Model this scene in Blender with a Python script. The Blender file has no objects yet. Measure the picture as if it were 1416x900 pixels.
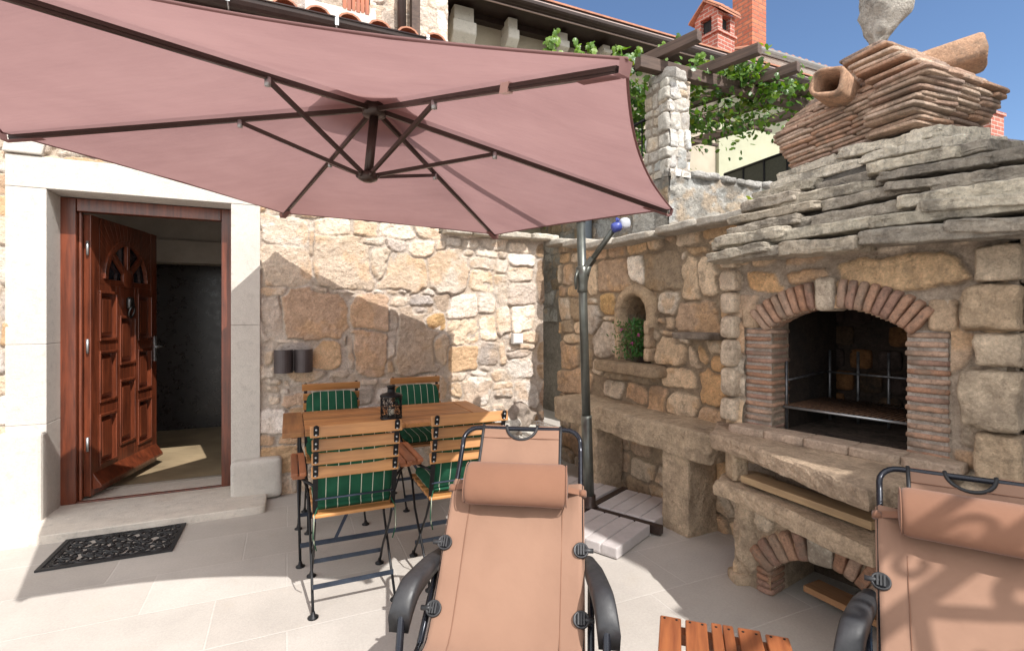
import bpy, math, random
import numpy as np
from mathutils import Vector, Matrix
PI=math.pi
random.seed(7)
sc=bpy.context.scene
COL=sc.collection
OFF={}
# ---------------------------------------------------------------- basic geometry of the place
CAMH=1.35; FPX=700.; CX=708.; HY=440.
P0=np.array([-1.862,3.857]); D0=np.array([.9145,.4046]); N0=np.array([.4046,-.9145])   # house wall line, its direction, its outward normal
def G(x,y,z=0.):                       # a point at height z
    Y=FPX*(CAMH-z)/(y-HY); return np.array([(x-CX)/FPX*Y,Y,z])
def VD(x,y,Y): return np.array([(x-CX)/FPX*Y,Y,CAMH-(y-HY)/FPX*Y])
def WT(x,d=0.):                        # position along the house wall line, d metres behind it
    r=(x-CX)/FPX; bx,by=P0-N0*d
    return (r*by-bx)/(D0[0]-D0[1]*r)
def WP(t,d,z):
    q=P0+D0*t-N0*d; return np.array([q[0],q[1],z])
def WZ(x,y,d=0.):
    t=WT(x,d); q=WP(t,d,0); return t, CAMH-(y-HY)/FPX*q[1]
C1=np.array([.476,4.891]); D1=np.array([.46,-.888]); N1=np.array([-.888,-.46])        # garden wall
def RS(x):
    r=(x-CX)/FPX; return (C1[1]*r-C1[0])/(D1[0]-D1[1]*r)
def RP(s,o,z):
    q=C1+D1*s+N1*o; return np.array([q[0],q[1],z])
def RZ(x,y):
    s=RS(x); return s, CAMH-(y-HY)/FPX*RP(s,0,0)[1]
O1=np.array([1.235,2.66]); E1=np.array([.573,-.819]); M1=np.array([-.819,-.573])       # oven front
def OS(x,o=0):
    r=(x-CX)/FPX; b=O1+M1*o; return (b[1]*r-b[0])/(E1[0]-E1[1]*r)
def OP(s,o,z):
    q=O1+E1*s+M1*o; return np.array([q[0],q[1],z])
def OZ(x,y,o=0):
    s=OS(x,o); return s, CAMH-(y-HY)/FPX*OP(s,o,0)[1]
# ---------------------------------------------------------------- noise
def _h(i,j,k,s):
    n=(i*374761393+j*668265263+k*2147483647+s*1274126177)&0xffffffff
    n=((n^(n>>13))*1274126177)&0xffffffff
    n=((n^(n>>16))*2246822519)&0xffffffff
    return ((n^(n>>15))&0xffffff)/float(0xffffff)*2-1
def vnoise(p,s=0):
    p=np.asarray(p,float); f=np.floor(p); t=p-f; t=t*t*(3-2*t); i=f.astype(np.int64)
    x,y,z=i[...,0],i[...,1],i[...,2]; u,v,w=t[...,0],t[...,1],t[...,2]; r=0
    for a in (0,1):
        for b in (0,1):
            for c in (0,1):
                r=r+_h(x+a,y+b,z+c,s)*(u if a else 1-u)*(v if b else 1-v)*(w if c else 1-w)
    return r
def fbm(p,o=4,s=0):
    r=0;a=1.;q=np.asarray(p,float);n=0
    for k in range(o):
        r=r+a*vnoise(q+17.3*k,s+k);n+=a;a*=.5;q=q*2.03
    return r/n
# ---------------------------------------------------------------- meshes
class MB:
    def __init__(s): s.v=[];s.f=[];s.c=[];s.sm=[];s.n=0
    def add(s,v,f,col=(1,1,1),smooth=False):
        v=np.asarray(v,float).reshape(-1,3); b=s.n
        s.v.append(v); c=np.asarray(col,float)
        if c.ndim==1: c=np.tile(c,(len(v),1))
        s.c.append(c); s.n+=len(v)
        s.f+= [tuple(int(i)+b for i in q) for q in f]; s.sm+=[smooth]*len(f)
        return s
    def box(s,c,sz,M=None,col=(1,1,1)):
        h=np.array(sz,float)/2
        v=np.array([[x,y,z] for x in(-1,1) for y in(-1,1) for z in(-1,1)])*h
        if M is not None: v=v@np.asarray(M).T
        return s.add(v+np.asarray(c,float),[(0,1,3,2),(4,6,7,5),(0,4,5,1),(2,3,7,6),(0,2,6,4),(1,5,7,3)],col)
    def fbox(s,fn,a0,a1,b0,b1,z0,z1,col=(1,1,1)):   # box in a wall frame fn(along,out,z)
        v=[fn(a,b,z) for a in(a0,a1) for b in(b0,b1) for z in(z0,z1)]
        return s.add(v,[(0,1,3,2),(4,6,7,5),(0,4,5,1),(2,3,7,6),(0,2,6,4),(1,5,7,3)],col)
    def bar(s,a,b,w,h,up=(0,0,1),col=(1,1,1)):
        a=np.asarray(a,float);b=np.asarray(b,float);d=b-a;L=np.linalg.norm(d);d=d/L
        u=np.asarray(up,float); x=np.cross(d,u); x/=np.linalg.norm(x); u=np.cross(x,d)
        return s.box((a+b)/2,(L,w,h),np.array([d,x,u]).T,col)
    def tube(s,pts,r,seg=8,closed=False,col=(1,1,1),cap=True):
        P=[np.asarray(p,float) for p in pts]; n=len(P)
        R=[r]*n if not hasattr(r,'__len__') else r
        v=[];prev=None
        for i in range(n):
            if closed: t=P[(i+1)%n]-P[i-1]
            else: t=P[min(i+1,n-1)]-P[max(i-1,0)]
            t=t/(np.linalg.norm(t)+1e-12)
            if prev is None:
                a=np.array([0,0,1.]) if abs(t[2])<.9 else np.array([1.,0,0]); x=np.cross(t,a)
            else: x=prev-t*(prev@t)
            x/=np.linalg.norm(x)+1e-12; prev=x; y=np.cross(t,x)
            for k in range(seg):
                an=2*PI*k/seg; v.append(P[i]+(x*math.cos(an)+y*math.sin(an))*R[i])
        f=[]
        for i in range(n if closed else n-1):
            j=(i+1)%n
            for k in range(seg):
                l=(k+1)%seg; f.append((i*seg+k,i*seg+l,j*seg+l,j*seg+k))
        if not closed and cap: f+= [tuple(range(seg))[::-1],tuple((n-1)*seg+k for k in range(seg))]
        return s.add(v,f,col,True)
    def lathe(s,c,prof,seg=24,col=(1,1,1),axis=None,cap=True):
        v=[];f=[];n=len(prof)
        for (r,z) in prof:
            for k in range(seg):
                a=2*PI*k/seg; v.append((r*math.cos(a),r*math.sin(a),z))
        v=np.array(v)
        if axis is not None:
            a=np.asarray(axis,float);a/=np.linalg.norm(a)
            h=np.array([0,0,1.]) if abs(a[2])<.9 else np.array([1.,0,0])
            x=np.cross(h,a);x/=np.linalg.norm(x);y=np.cross(a,x)
            v=v@np.array([x,y,a])
        for i in range(n-1):
            for k in range(seg):
                l=(k+1)%seg; f.append((i*seg+k,i*seg+l,(i+1)*seg+l,(i+1)*seg+k))
        if cap: f+=[tuple(range(seg))[::-1],tuple((n-1)*seg+k for k in range(seg))]
        return s.add(v+np.asarray(c,float),f,col,True)
    def prism(s,poly,z0,z1,col=(1,1,1)):
        n=len(poly); v=[(x,y,z0) for x,y in poly]+[(x,y,z1) for x,y in poly]
        f=[tuple(range(n))[::-1],tuple(range(n,2*n))]+[(i,(i+1)%n,(i+1)%n+n,i+n) for i in range(n)]
        return s.add(v,f,col)
    def extr(s,pts,vec,col=(1,1,1)):              # closed 3-D polygon extruded along vec
        p=np.asarray(pts,float);n=len(p);v=np.vstack([p,p+np.asarray(vec,float)])
        f=[tuple(range(n))[::-1],tuple(range(n,2*n))]+[(i,(i+1)%n,(i+1)%n+n,i+n) for i in range(n)]
        return s.add(v,f,col)
    def rock(s,c,half,M=None,n=5,seed=0,amp=.1,rnd=6.,freq=2.,col=(1,1,1),colvar=.1,chip=0.,sm=True):
        g=np.linspace(-1,1,n+1); v=[];f=[];idx={}
        def vid(p):
            k=tuple(np.round(p,5))
            if k not in idx: idx[k]=len(v); v.append(p)
            return idx[k]
        for ax in range(3):
            for sg in (-1,1):
                for i in range(n):
                    for j in range(n):
                        q=[]
                        for (a,b) in((i,j),(i+1,j),(i+1,j+1),(i,j+1)):
                            p=[0,0,0];p[ax]=sg;p[(ax+1)%3]=g[a];p[(ax+2)%3]=g[b];q.append(vid(tuple(p)))
                        f.append(q if sg>0 else q[::-1])
        v=np.array(v,float); L=(np.abs(v)**rnd).sum(1)**(1/rnd); v=v/L[:,None]
        h=np.array(half,float); w=v*h
        m=min(half); sd=seed*13.7
        nz=fbm(w*freq/ m*.35+sd,3,seed%97)
        n2=fbm(w*freq/m*1.3+sd+5,2,seed%89)
        dirn=v/np.linalg.norm(v,axis=1)[:,None]
        lump=np.stack([fbm(w*.8*freq/max(half)+sd+k*7,2,seed%83+k) for k in range(3)],1)
        w=w+dirn*(nz*amp*m*1.2+n2*amp*m*.5)[:,None]+lump*amp*m*.8
        if chip>0:
            q3=fbm(w*3.2+sd,3,seed%71);st_=np.round(q3*5)/5;w=w+v*np.array([.6,1,.25])*(st_*chip)[:,None]
        if M is not None: w=w@np.asarray(M).T
        cc=np.asarray(col,float)*(1+colvar*random.uniform(-1,1))
        cc=np.clip(cc[None,:]*(1+.12*nz[:,None]),0,1)
        return s.add(w+np.asarray(c,float),f,cc,sm)
    def build(s,name,mat,parent=None,loc=None,bevel=0.,smooth=None,flat=False):
        v=np.vstack(s.v) if s.v else np.zeros((0,3)); c=np.vstack(s.c)
        if parent is not None: off=OFF[parent.name]
        else:
            off=np.array(loc if loc is not None else [(v[:,0].min()+v[:,0].max())/2,(v[:,1].min()+v[:,1].max())/2,v[:,2].min()],float)
        me=bpy.data.meshes.new(name); me.from_pydata((v-off).tolist(),[],s.f)
        me.polygons.foreach_set('use_smooth',[ (b if smooth is None else smooth) for b in s.sm])
        at=me.color_attributes.new('col','FLOAT_COLOR','POINT')
        at.data.foreach_set('color',np.hstack([c,np.ones((len(c),1))]).astype(np.float32).ravel())
        me.materials.append(mat); me.update()
        o=bpy.data.objects.new(name,me); COL.objects.link(o); OFF[o.name]=off
        if parent is not None: o.parent=parent
        else: o.location=off
        if bevel>0:
            b=o.modifiers.new('edge','BEVEL');b.width=bevel;b.segments=2;b.limit_method='ANGLE';b.angle_limit=math.radians(40)
        return o
def _each(s,name,mat,parent,bevel=0.):
    fi=0;base=0
    for v,c in zip(s.v,s.c):
        t=MB();F=[]
        while fi<len(s.f) and all(base<=k<base+len(v) for k in s.f[fi]): F.append(tuple(k-base for k in s.f[fi]));sm=s.sm[fi];fi+=1
        t.add(v,F,c,sm);t.build(name,mat,parent,bevel=bevel);base+=len(v)
MB.each=_each
def tag(o,label=None,cat=None,group=None,kind=None):
    if label:o['label']=label
    if cat:o['category']=cat
    if group:o['group']=group
    if kind:o['kind']=kind
    return o
def thing(name,label,cat,loc=(0,0,0),group=None,local=False):
    o=bpy.data.objects.new(name,None);COL.objects.link(o);o.empty_display_size=.2
    o.location=loc; OFF[o.name]=np.zeros(3) if local else np.array(loc,float)
    return tag(o,label,cat,group)
def copy_tree(o,parent=None):
    c=o.copy();COL.objects.link(c)
    if parent is not None:c.parent=parent
    for ch in [k for k in bpy.data.objects if k.parent==o]: copy_tree(ch,c)
    return c
def rotz(a): return np.array([[math.cos(a),-math.sin(a),0],[math.sin(a),math.cos(a),0],[0,0,1]])
def axes(e,n=None):     # columns: along (2-D), outward (2-D), up
    e=np.array([e[0],e[1],0.]);u=np.array([0,0,1.]);return np.array([e,np.cross(u,e),u]).T
# ---------------------------------------------------------------- materials
def nodes(name):
    m=bpy.data.materials.new(name);m.use_nodes=True;nt=m.node_tree;b=nt.nodes['Principled BSDF']
    return m,nt,b
def N(nt,t,**k):
    n=nt.nodes.new(t)
    for a,v in k.items():
        if a in n.inputs: n.inputs[a].default_value=v
        else: setattr(n,a,v)
    return n
def noise(nt,vec,scale,detail=5,rough=.6):
    n=N(nt,'ShaderNodeTexNoise');n.inputs['Scale'].default_value=scale;n.inputs['Detail'].default_value=detail;n.inputs['Roughness'].default_value=rough
    nt.links.new(vec,n.inputs['Vector']);return n.outputs['Fac']
def rng(nt,x,a,b,c,d):
    n=N(nt,'ShaderNodeMapRange');L=nt.links
    L.new(x,n.inputs[0])
    for i,v in zip((1,2,3,4),(a,b,c,d)): n.inputs[i].default_value=v
    return n.outputs[0]
def mixc(nt,fac,a,b,mode='MIX'):
    n=N(nt,'ShaderNodeMix',data_type='RGBA',blend_type=mode)
    for i,x in ((0,fac),(6,a),(7,b)):
        if hasattr(x,'links') : nt.links.new(x,n.inputs[i])
        elif i==0: n.inputs[0].default_value=x
        else: n.inputs[i].default_value=(*x,1) if len(x)==3 else x
    return n.outputs[2]
def objv(nt,scale=(1,1,1),rot=(0,0,0)):
    tc=N(nt,'ShaderNodeTexCoord');mp=N(nt,'ShaderNodeMapping');mp.inputs['Scale'].default_value=scale;mp.inputs['Rotation'].default_value=rot
    nt.links.new(tc.outputs['Object'],mp.inputs['Vector']);return mp.outputs['Vector']
def bump(nt,b,h,strength,dist):
    n=N(nt,'ShaderNodeBump');n.inputs['Strength'].default_value=strength;n.inputs['Distance'].default_value=dist
    nt.links.new(h,n.inputs['Height']);nt.links.new(n.outputs[0],b.inputs['Normal']);return n
def M_stone(name,lo=.72,hi=1.2,fs=22,bs=70,bd=.008,stain=None,stain_amt=.0,ss=3.,tint=(1,1,1),rough=.92,rid=.8,fgv=.2):
    m,nt,b=nodes(name);L=nt.links;v=objv(nt)
    at=N(nt,'ShaderNodeAttribute',attribute_name='col')
    f=rng(nt,noise(nt,v,fs,8,.7),.3,.7,lo,hi)
    fg=rng(nt,noise(nt,v,fs*4.5,5,.75),.36,.64,1-fgv,1+fgv*.7);fm=N(nt,'ShaderNodeMath',operation='MULTIPLY');L.new(f,fm.inputs[0]);L.new(fg,fm.inputs[1]);f=fm.outputs[0]
    c=N(nt,'ShaderNodeVectorMath',operation='SCALE');L.new(at.outputs['Color'],c.inputs[0]);L.new(f,c.inputs['Scale'])
    c2=mixc(nt,1.,c.outputs[0],tint,'MULTIPLY')
    if stain:
        s=rng(nt,noise(nt,v,ss,9,.72),.5,.62,0,stain_amt)
        c2=mixc(nt,s,c2,stain)
        s2=rng(nt,noise(nt,v,ss*7,6,.7),.56,.66,0,stain_amt*.8)
        c2=mixc(nt,s2,c2,tuple(x*.6 for x in stain))
    L.new(c2,b.inputs['Base Color']);b.inputs['Roughness'].default_value=rough;b.inputs['Specular IOR Level'].default_value=.2
    rn=N(nt,'ShaderNodeTexNoise',noise_type='RIDGED_MULTIFRACTAL');rn.inputs['Scale'].default_value=bs*.30;rn.inputs['Detail'].default_value=7;L.new(v,rn.inputs['Vector'])
    vo=N(nt,'ShaderNodeTexVoronoi');vo.inputs['Scale'].default_value=bs*.9;L.new(v,vo.inputs['Vector'])
    pt_=rng(nt,vo.outputs['Distance'],0,.35,0,1)
    h=N(nt,'ShaderNodeMath',operation='ADD');L.new(noise(nt,v,bs,8,.75),h.inputs[0]);L.new(rng(nt,rn.outputs['Fac'],0,2,.0,rid),h.inputs[1])
    h2=N(nt,'ShaderNodeMath',operation='MULTIPLY_ADD');L.new(pt_,h2.inputs[0]);h2.inputs[1].default_value=.25;L.new(h.outputs[0],h2.inputs[2])
    bump(nt,b,h2.outputs[0],1.,bd);return m
def M_plain(name,c,rough=.5,metal=0,var=.1,vs=8,bs=0,bd=.002,spec=.5,c2=None,sc3=(1,1,1),coat=0):
    m,nt,b=nodes(name);v=objv(nt,sc3)
    c2=c2 or tuple(max(0,x*(1-var*2)) for x in c)
    f=rng(nt,noise(nt,v,vs,6,.65),.35,.68,0,1)
    nt.links.new(mixc(nt,f,c,c2),b.inputs['Base Color'])
    b.inputs['Roughness'].default_value=rough;b.inputs['Metallic'].default_value=metal;b.inputs['Specular IOR Level'].default_value=spec
    if coat: b.inputs['Coat Weight'].default_value=coat
    if not metal: pass
    r=rng(nt,noise(nt,v,vs*3,4,.6),.3,.7,rough*.8,min(1,rough*1.2)); nt.links.new(r,b.inputs['Roughness'])
    if bs: bump(nt,b,noise(nt,v,bs,6,.6),.6,bd)
    return m
def M_wood(name,c1,c2,axis=0,rough=.45,g=1.,attr=False,coat=0.):
    m,nt,b=nodes(name);s=[26.*g]*3;s[axis]=1.6*g;v=objv(nt,tuple(s));L=nt.links
    n=noise(nt,v,1.6,8,.65);f=rng(nt,n,.36,.66,0,1);c=mixc(nt,f,c1,c2)
    f2=rng(nt,noise(nt,objv(nt),4,3,.5),.35,.7,.78,1.12)
    k=N(nt,'ShaderNodeVectorMath',operation='SCALE');L.new(c,k.inputs[0]);L.new(f2,k.inputs['Scale']);c=k.outputs[0]
    if attr:
        at=N(nt,'ShaderNodeAttribute',attribute_name='col');c=mixc(nt,1.,c,at.outputs['Color'],'MULTIPLY')
    L.new(c,b.inputs['Base Color']);b.inputs['Roughness'].default_value=rough
    if coat:b.inputs['Coat Weight'].default_value=coat;b.inputs['Coat Roughness'].default_value=.25
    bump(nt,b,n,.35,.002);return m
def M_brick(name,c1,c2,mort,bw=.25,bh=.075,ms=.01):
    m,nt,b=nodes(name);L=nt.links
    tc=N(nt,'ShaderNodeTexCoord');sp=N(nt,'ShaderNodeSeparateXYZ');L.new(tc.outputs['Object'],sp.inputs[0])
    ad=N(nt,'ShaderNodeMath',operation='ADD');L.new(sp.outputs[0],ad.inputs[0]);L.new(sp.outputs[1],ad.inputs[1])
    cb=N(nt,'ShaderNodeCombineXYZ');L.new(ad.outputs[0],cb.inputs[0]);L.new(sp.outputs[2],cb.inputs[1])
    t=N(nt,'ShaderNodeTexBrick');L.new(cb.outputs[0],t.inputs['Vector'])
    for k,x in (('Color1',(*c1,1)),('Color2',(*c2,1)),('Mortar',(*mort,1)),('Scale',1.),('Mortar Size',ms),('Mortar Smooth',.3),('Bias',0.),('Brick Width',bw),('Row Height',bh)): t.inputs[k].default_value=x
    f=rng(nt,noise(nt,tc.outputs['Object'],14,6,.7),.3,.7,.7,1.15)
    k=N(nt,'ShaderNodeVectorMath',operation='SCALE');L.new(t.outputs['Color'],k.inputs[0]);L.new(f,k.inputs['Scale'])
    L.new(k.outputs[0],b.inputs['Base Color']);b.inputs['Roughness'].default_value=.9
    inv=rng(nt,t.outputs['Fac'],0,1,1,0);bump(nt,b,inv,.8,.01);return m
STONE=M_stone('limestone',bd=.012,stain=(.36,.29,.21),stain_amt=.35,ss=5)
WALLST=M_stone('rubble_stone',tint=(1.22,1.12,1.07),bd=.022,bs=50,stain=(.55,.38,.22),stain_amt=.32,ss=4.2,lo=.74,hi=1.16)
WARMST=M_stone('weathered_rubble_stone',tint=(1.28,1.15,1.02),bd=.022,bs=50,stain=(.20,.15,.11),stain_amt=.5,ss=4.,lo=.7,hi=1.15)
ROOFST=M_stone('grey_roof_stone',tint=(1.03,1.0,.95),fgv=.15,bd=.026,bs=42,stain=(.12,.105,.09),stain_amt=.6,ss=6,lo=.65,hi=1.35,rid=1.2)
SMOOTHST=M_stone('dressed_limestone',tint=(1.06,1.04,1.02),bd=.005,bs=110,rid=.25,fgv=.07,lo=.93,hi=1.05,stain=(.60,.56,.50),stain_amt=.5,ss=2.4)
TERRA=M_stone('terracotta',bd=.006,bs=80,lo=.65,hi=1.2,stain=(.20,.155,.12),stain_amt=.7,ss=9)
PLASTER=M_stone('rough_grey_render',bd=.03,bs=30,lo=.7,hi=1.2,stain=(.16,.15,.13),stain_amt=.7,ss=3)
SOOT=M_stone('sooty_stone',bd=.01,bs=50,lo=.5,hi=1.2,stain=(.02,.017,.015),stain_amt=.9,ss=5)
DOORW=M_wood('varnished_red_wood',(.19,.046,.019),(.07,.018,.009),axis=2,rough=.32,coat=.35,attr=True)
DOORWH=M_wood('varnished_red_wood_across',(.40,.095,.028),(.25,.05,.016),axis=0,rough=.32,coat=.4)
TEAK=M_wood('oiled_teak',(.52,.25,.085),(.36,.155,.048),axis=0,rough=.5,attr=True)
TEAKY=M_wood('oiled_teak_arms',(.36,.13,.05),(.24,.08,.03),axis=1,rough=.5,attr=True)
TEAKF=M_wood('oiled_teak_frame',(.50,.235,.08),(.33,.14,.045),axis=1,rough=.5,attr=True)
STOOLW=M_wood('worn_orange_wood',(.34,.115,.042),(.20,.06,.025),axis=1,rough=.4,attr=True)
OLDW=M_wood('weathered_brown_beam',(.13,.085,.065),(.065,.043,.035),axis=0,rough=.8,attr=True)
PLANK=M_wood('raw_plank',(.42,.29,.16),(.27,.18,.10),axis=0,rough=.8,attr=True)
SHUT=M_wood('red_shutter_wood',(.42,.12,.04),(.22,.055,.025),axis=2,rough=.6)
IRON=M_plain('black_iron',(.018,.018,.02),.45,.6,.2,30)
DARKM=M_plain('dark_brown_metal',(.055,.036,.03),.35,.3,.1,10)
GREYM=M_plain('grey_green_metal',(.13,.135,.12),.35,.6,.15,12)
STEELB=M_plain('blued_flat_steel',(.07,.09,.13),.4,.7,.2,12)
TUBEM=M_plain('dark_navy_tube',(.02,.022,.03),.25,.5,.1,12)
SILV=M_plain('galvanised_steel',(.45,.46,.47),.4,.8,.1,14)
ARMP=M_plain('black_moulded_plastic',(.03,.03,.033),.5,0,.25,14,bs=160,bd=.0006)
GUTM=M_plain('brown_painted_gutter',(.045,.028,.024),.35,.2,.15,10)
LAMPM=M_plain('anthracite_lamp_metal',(.075,.06,.06),.5,.3,.08,10)
WHITEP=M_plain('white_plastic',(.75,.73,.70),.5,0,.05,10)
TILE=M_plain('clay_roof_tile',(.44,.19,.11),.85,0,.2,7,bs=50,c2=(.27,.12,.08))
RUBBER=M_plain('black_rubber',(.02,.02,.022),.6,0,.2,40)
CONC=M_plain('grey_concrete_slab',(.50,.46,.45),.9,0,.08,9,bs=120,bd=.002)
CREAMW=M_plain('cream_render',(.46,.40,.31),.95,0,.1,3,bs=60,bd=.006)
GREENW=M_plain('pale_green_render',(.42,.42,.30),.95,0,.06,3,bs=60,bd=.004)
HWHITE=M_plain('white_painted_render',(.72,.68,.64),.9,0,.04,4)
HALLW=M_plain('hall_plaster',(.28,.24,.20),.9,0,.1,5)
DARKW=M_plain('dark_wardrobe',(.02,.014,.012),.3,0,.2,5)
HALLF=M_wood('hall_floor_boards',(.34,.26,.16),(.27,.20,.12),axis=0,rough=.5)
CARD=M_plain('brown_cardboard',(.26,.17,.12),.9,0,.1,6)
FENCEM=M_plain('grey_mesh_panel',(.10,.10,.08),.8,0,.2,60)
BLUEG=M_plain('blue_grey_pipe',(.17,.20,.23),.5,0,.15,9)
BRICKC=M_brick('red_chimney_brick',(.42,.13,.085),(.30,.085,.06),(.46,.33,.28),bw=.24,bh=.085,ms=.012)
BRICKD=M_brick('orange_chimney_brick',(.50,.16,.08),(.38,.10,.055),(.26,.13,.09),bw=.30,bh=.11,ms=.016)
def mk_fabric(name,c,c2,weave=900,bd=.0008,rough=.9,sc=3):
    m,nt,b=nodes(name);v=objv(nt)
    f=rng(nt,noise(nt,v,sc,4,.5),.35,.65,0,1);nt.links.new(mixc(nt,f,c,c2),b.inputs['Base Color'])
    b.inputs['Roughness'].default_value=rough;b.inputs['Specular IOR Level'].default_value=.2;b.inputs['Sheen Weight'].default_value=.15
    h=N(nt,'ShaderNodeMath',operation='ADD');nt.links.new(noise(nt,v,weave,2,.5),h.inputs[0])
    x=N(nt,'ShaderNodeMath',operation='MULTIPLY');nt.links.new(noise(nt,v,9,3,.5),x.inputs[0]);x.inputs[1].default_value=14.
    nt.links.new(x.outputs[0],h.inputs[1]);bump(nt,b,h.outputs[0],.5,bd);return m
SALMON=mk_fabric('salmon_canvas',(.255,.150,.104),(.222,.128,.088))
SALMONP=mk_fabric('salmon_pillow_canvas',(.215,.108,.068),(.185,.092,.058))
def mk_canopy():
    m,nt,b=nodes('taupe_pink_canopy_cloth');L=nt.links;v=objv(nt)
    f=rng(nt,noise(nt,v,2.2,5,.6),.35,.65,0,1);c=mixc(nt,f,(.345,.206,.197),(.30,.175,.169))
    out=nt.nodes['Material Output'];d=N(nt,'ShaderNodeBsdfDiffuse');t=N(nt,'ShaderNodeBsdfTranslucent');mx=N(nt,'ShaderNodeMixShader')
    mx.inputs[0].default_value=.55;L.new(c,d.inputs[0]);L.new(c,t.inputs[0]);L.new(d.outputs[0],mx.inputs[1]);L.new(t.outputs[0],mx.inputs[2])
    bn=N(nt,'ShaderNodeBump');bn.inputs['Strength'].default_value=.5;bn.inputs['Distance'].default_value=.02
    L.new(noise(nt,objv(nt,(1,3,1)),2.5,4,.5),bn.inputs['Height']);L.new(bn.outputs[0],d.inputs['Normal']);L.new(bn.outputs[0],t.inputs['Normal'])
    nt.nodes.remove(b);L.new(mx.outputs[0],out.inputs[0]);return m
CANOPY=mk_canopy()
def mk_stripe():
    m,nt,b=nodes('green_cloth_white_stripes');L=nt.links
    tc=N(nt,'ShaderNodeTexCoord');sp=N(nt,'ShaderNodeSeparateXYZ');L.new(tc.outputs['Object'],sp.inputs[0])
    a=N(nt,'ShaderNodeMath',operation='MULTIPLY_ADD');L.new(sp.outputs[0],a.inputs[0]);a.inputs[1].default_value=1/.052;a.inputs[2].default_value=100.5
    fr=N(nt,'ShaderNodeMath',operation='FRACT');L.new(a.outputs[0],fr.inputs[0])
    lt=N(nt,'ShaderNodeMath',operation='LESS_THAN');L.new(fr.outputs[0],lt.inputs[0]);lt.inputs[1].default_value=.06
    f=rng(nt,noise(nt,tc.outputs['Object'],12,4,.5),.35,.65,0,1)
    g=mixc(nt,f,(.012,.062,.034),(.018,.088,.048));L.new(mixc(nt,lt.outputs[0],g,(.50,.50,.40)),b.inputs['Base Color'])
    b.inputs['Roughness'].default_value=.95;b.inputs['Specular IOR Level'].default_value=.15
    bump(nt,b,noise(nt,tc.outputs['Object'],25,3,.5),.4,.006);return m
STRIPE=mk_stripe()
def mk_glass(name,c=(.02,.02,.025),rough=.06):
    m,nt,b=nodes(name);b.inputs['Base Color'].default_value=(*c,1);b.inputs['Roughness'].default_value=rough;b.inputs['Specular IOR Level'].default_value=.8;return m
GLASS=mk_glass('dark_window_glass')
def mk_leaf():
    m,nt,b=nodes('vine_leaf');L=nt.links
    at=N(nt,'ShaderNodeAttribute',attribute_name='col');out=nt.nodes['Material Output']
    d=N(nt,'ShaderNodeBsdfDiffuse');t=N(nt,'ShaderNodeBsdfTranslucent');g=N(nt,'ShaderNodeBsdfGlossy');g.inputs['Roughness'].default_value=.4
    L.new(at.outputs['Color'],d.inputs[0]);L.new(mixc(nt,1.,at.outputs['Color'],(1.7,1.6,.5),'MULTIPLY'),t.inputs[0])
    mx=N(nt,'ShaderNodeMixShader');mx.inputs[0].default_value=.4;L.new(d.outputs[0],mx.inputs[1]);L.new(t.outputs[0],mx.inputs[2])
    m2=N(nt,'ShaderNodeMixShader');m2.inputs[0].default_value=.04;L.new(mx.outputs[0],m2.inputs[1]);L.new(g.outputs[0],m2.inputs[2])
    nt.nodes.remove(b);L.new(m2.outputs[0],out.inputs[0]);return m
LEAF=mk_leaf()
def mk_attr(name,rough=.8):
    m,nt,b=nodes(name);at=N(nt,'ShaderNodeAttribute',attribute_name='col');nt.links.new(at.outputs['Color'],b.inputs['Base Color']);b.inputs['Roughness'].default_value=rough;return m
PAINT=mk_attr('coloured_surface')
def mk_floor():
    m,nt,b=nodes('limestone_pavers');L=nt.links
    v=objv(nt,rot=(0,0,-math.atan2(D0[1],D0[0])))
    wv=N(nt,'ShaderNodeVectorMath',operation='MULTIPLY_ADD');ns=N(nt,'ShaderNodeTexNoise');ns.inputs['Scale'].default_value=2.5;L.new(v,ns.inputs['Vector'])
    L.new(ns.outputs['Color'],wv.inputs[0]);wv.inputs[1].default_value=(.012,.012,0);L.new(v,wv.inputs[2])
    t=N(nt,'ShaderNodeTexBrick');L.new(wv.outputs[0],t.inputs['Vector'])
    t.offset=.37;t.squash=1.35;t.squash_frequency=3
    for k,x in (('Color1',(.465,.435,.40,1)),('Color2',(.415,.38,.345,1)),('Mortar',(.50,.468,.432,1)),('Scale',1.),('Mortar Size',.0045),('Mortar Smooth',.4),('Bias',0.),('Brick Width',.62),('Row Height',.40)): t.inputs[k].default_value=x
    f=rng(nt,noise(nt,v,1.7,8,.65),.3,.7,.86,1.08);f2=rng(nt,noise(nt,v,90,3,.6),.3,.7,.93,1.05)
    mu=N(nt,'ShaderNodeMath',operation='MULTIPLY');L.new(f,mu.inputs[0]);L.new(f2,mu.inputs[1])
    k=N(nt,'ShaderNodeVectorMath',operation='SCALE');L.new(t.outputs['Color'],k.inputs[0]);L.new(mu.outputs[0],k.inputs['Scale'])
    st=rng(nt,noise(nt,v,4.5,9,.75),.56,.70,0,.35)
    L.new(mixc(nt,st,k.outputs[0],(.40,.35,.29)),b.inputs['Base Color']);b.inputs['Roughness'].default_value=.85;b.inputs['Specular IOR Level'].default_value=.25
    inv=rng(nt,t.outputs['Fac'],0,1,.25,0);h=N(nt,'ShaderNodeMath',operation='ADD');L.new(inv,h.inputs[0])
    q=N(nt,'ShaderNodeMath',operation='MULTIPLY');L.new(noise(nt,v,130,5,.7),q.inputs[0]);q.inputs[1].default_value=.35;L.new(q.outputs[0],h.inputs[1])
    bump(nt,b,h.outputs[0],.7,.006);return m
PAVE=mk_floor()
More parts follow.
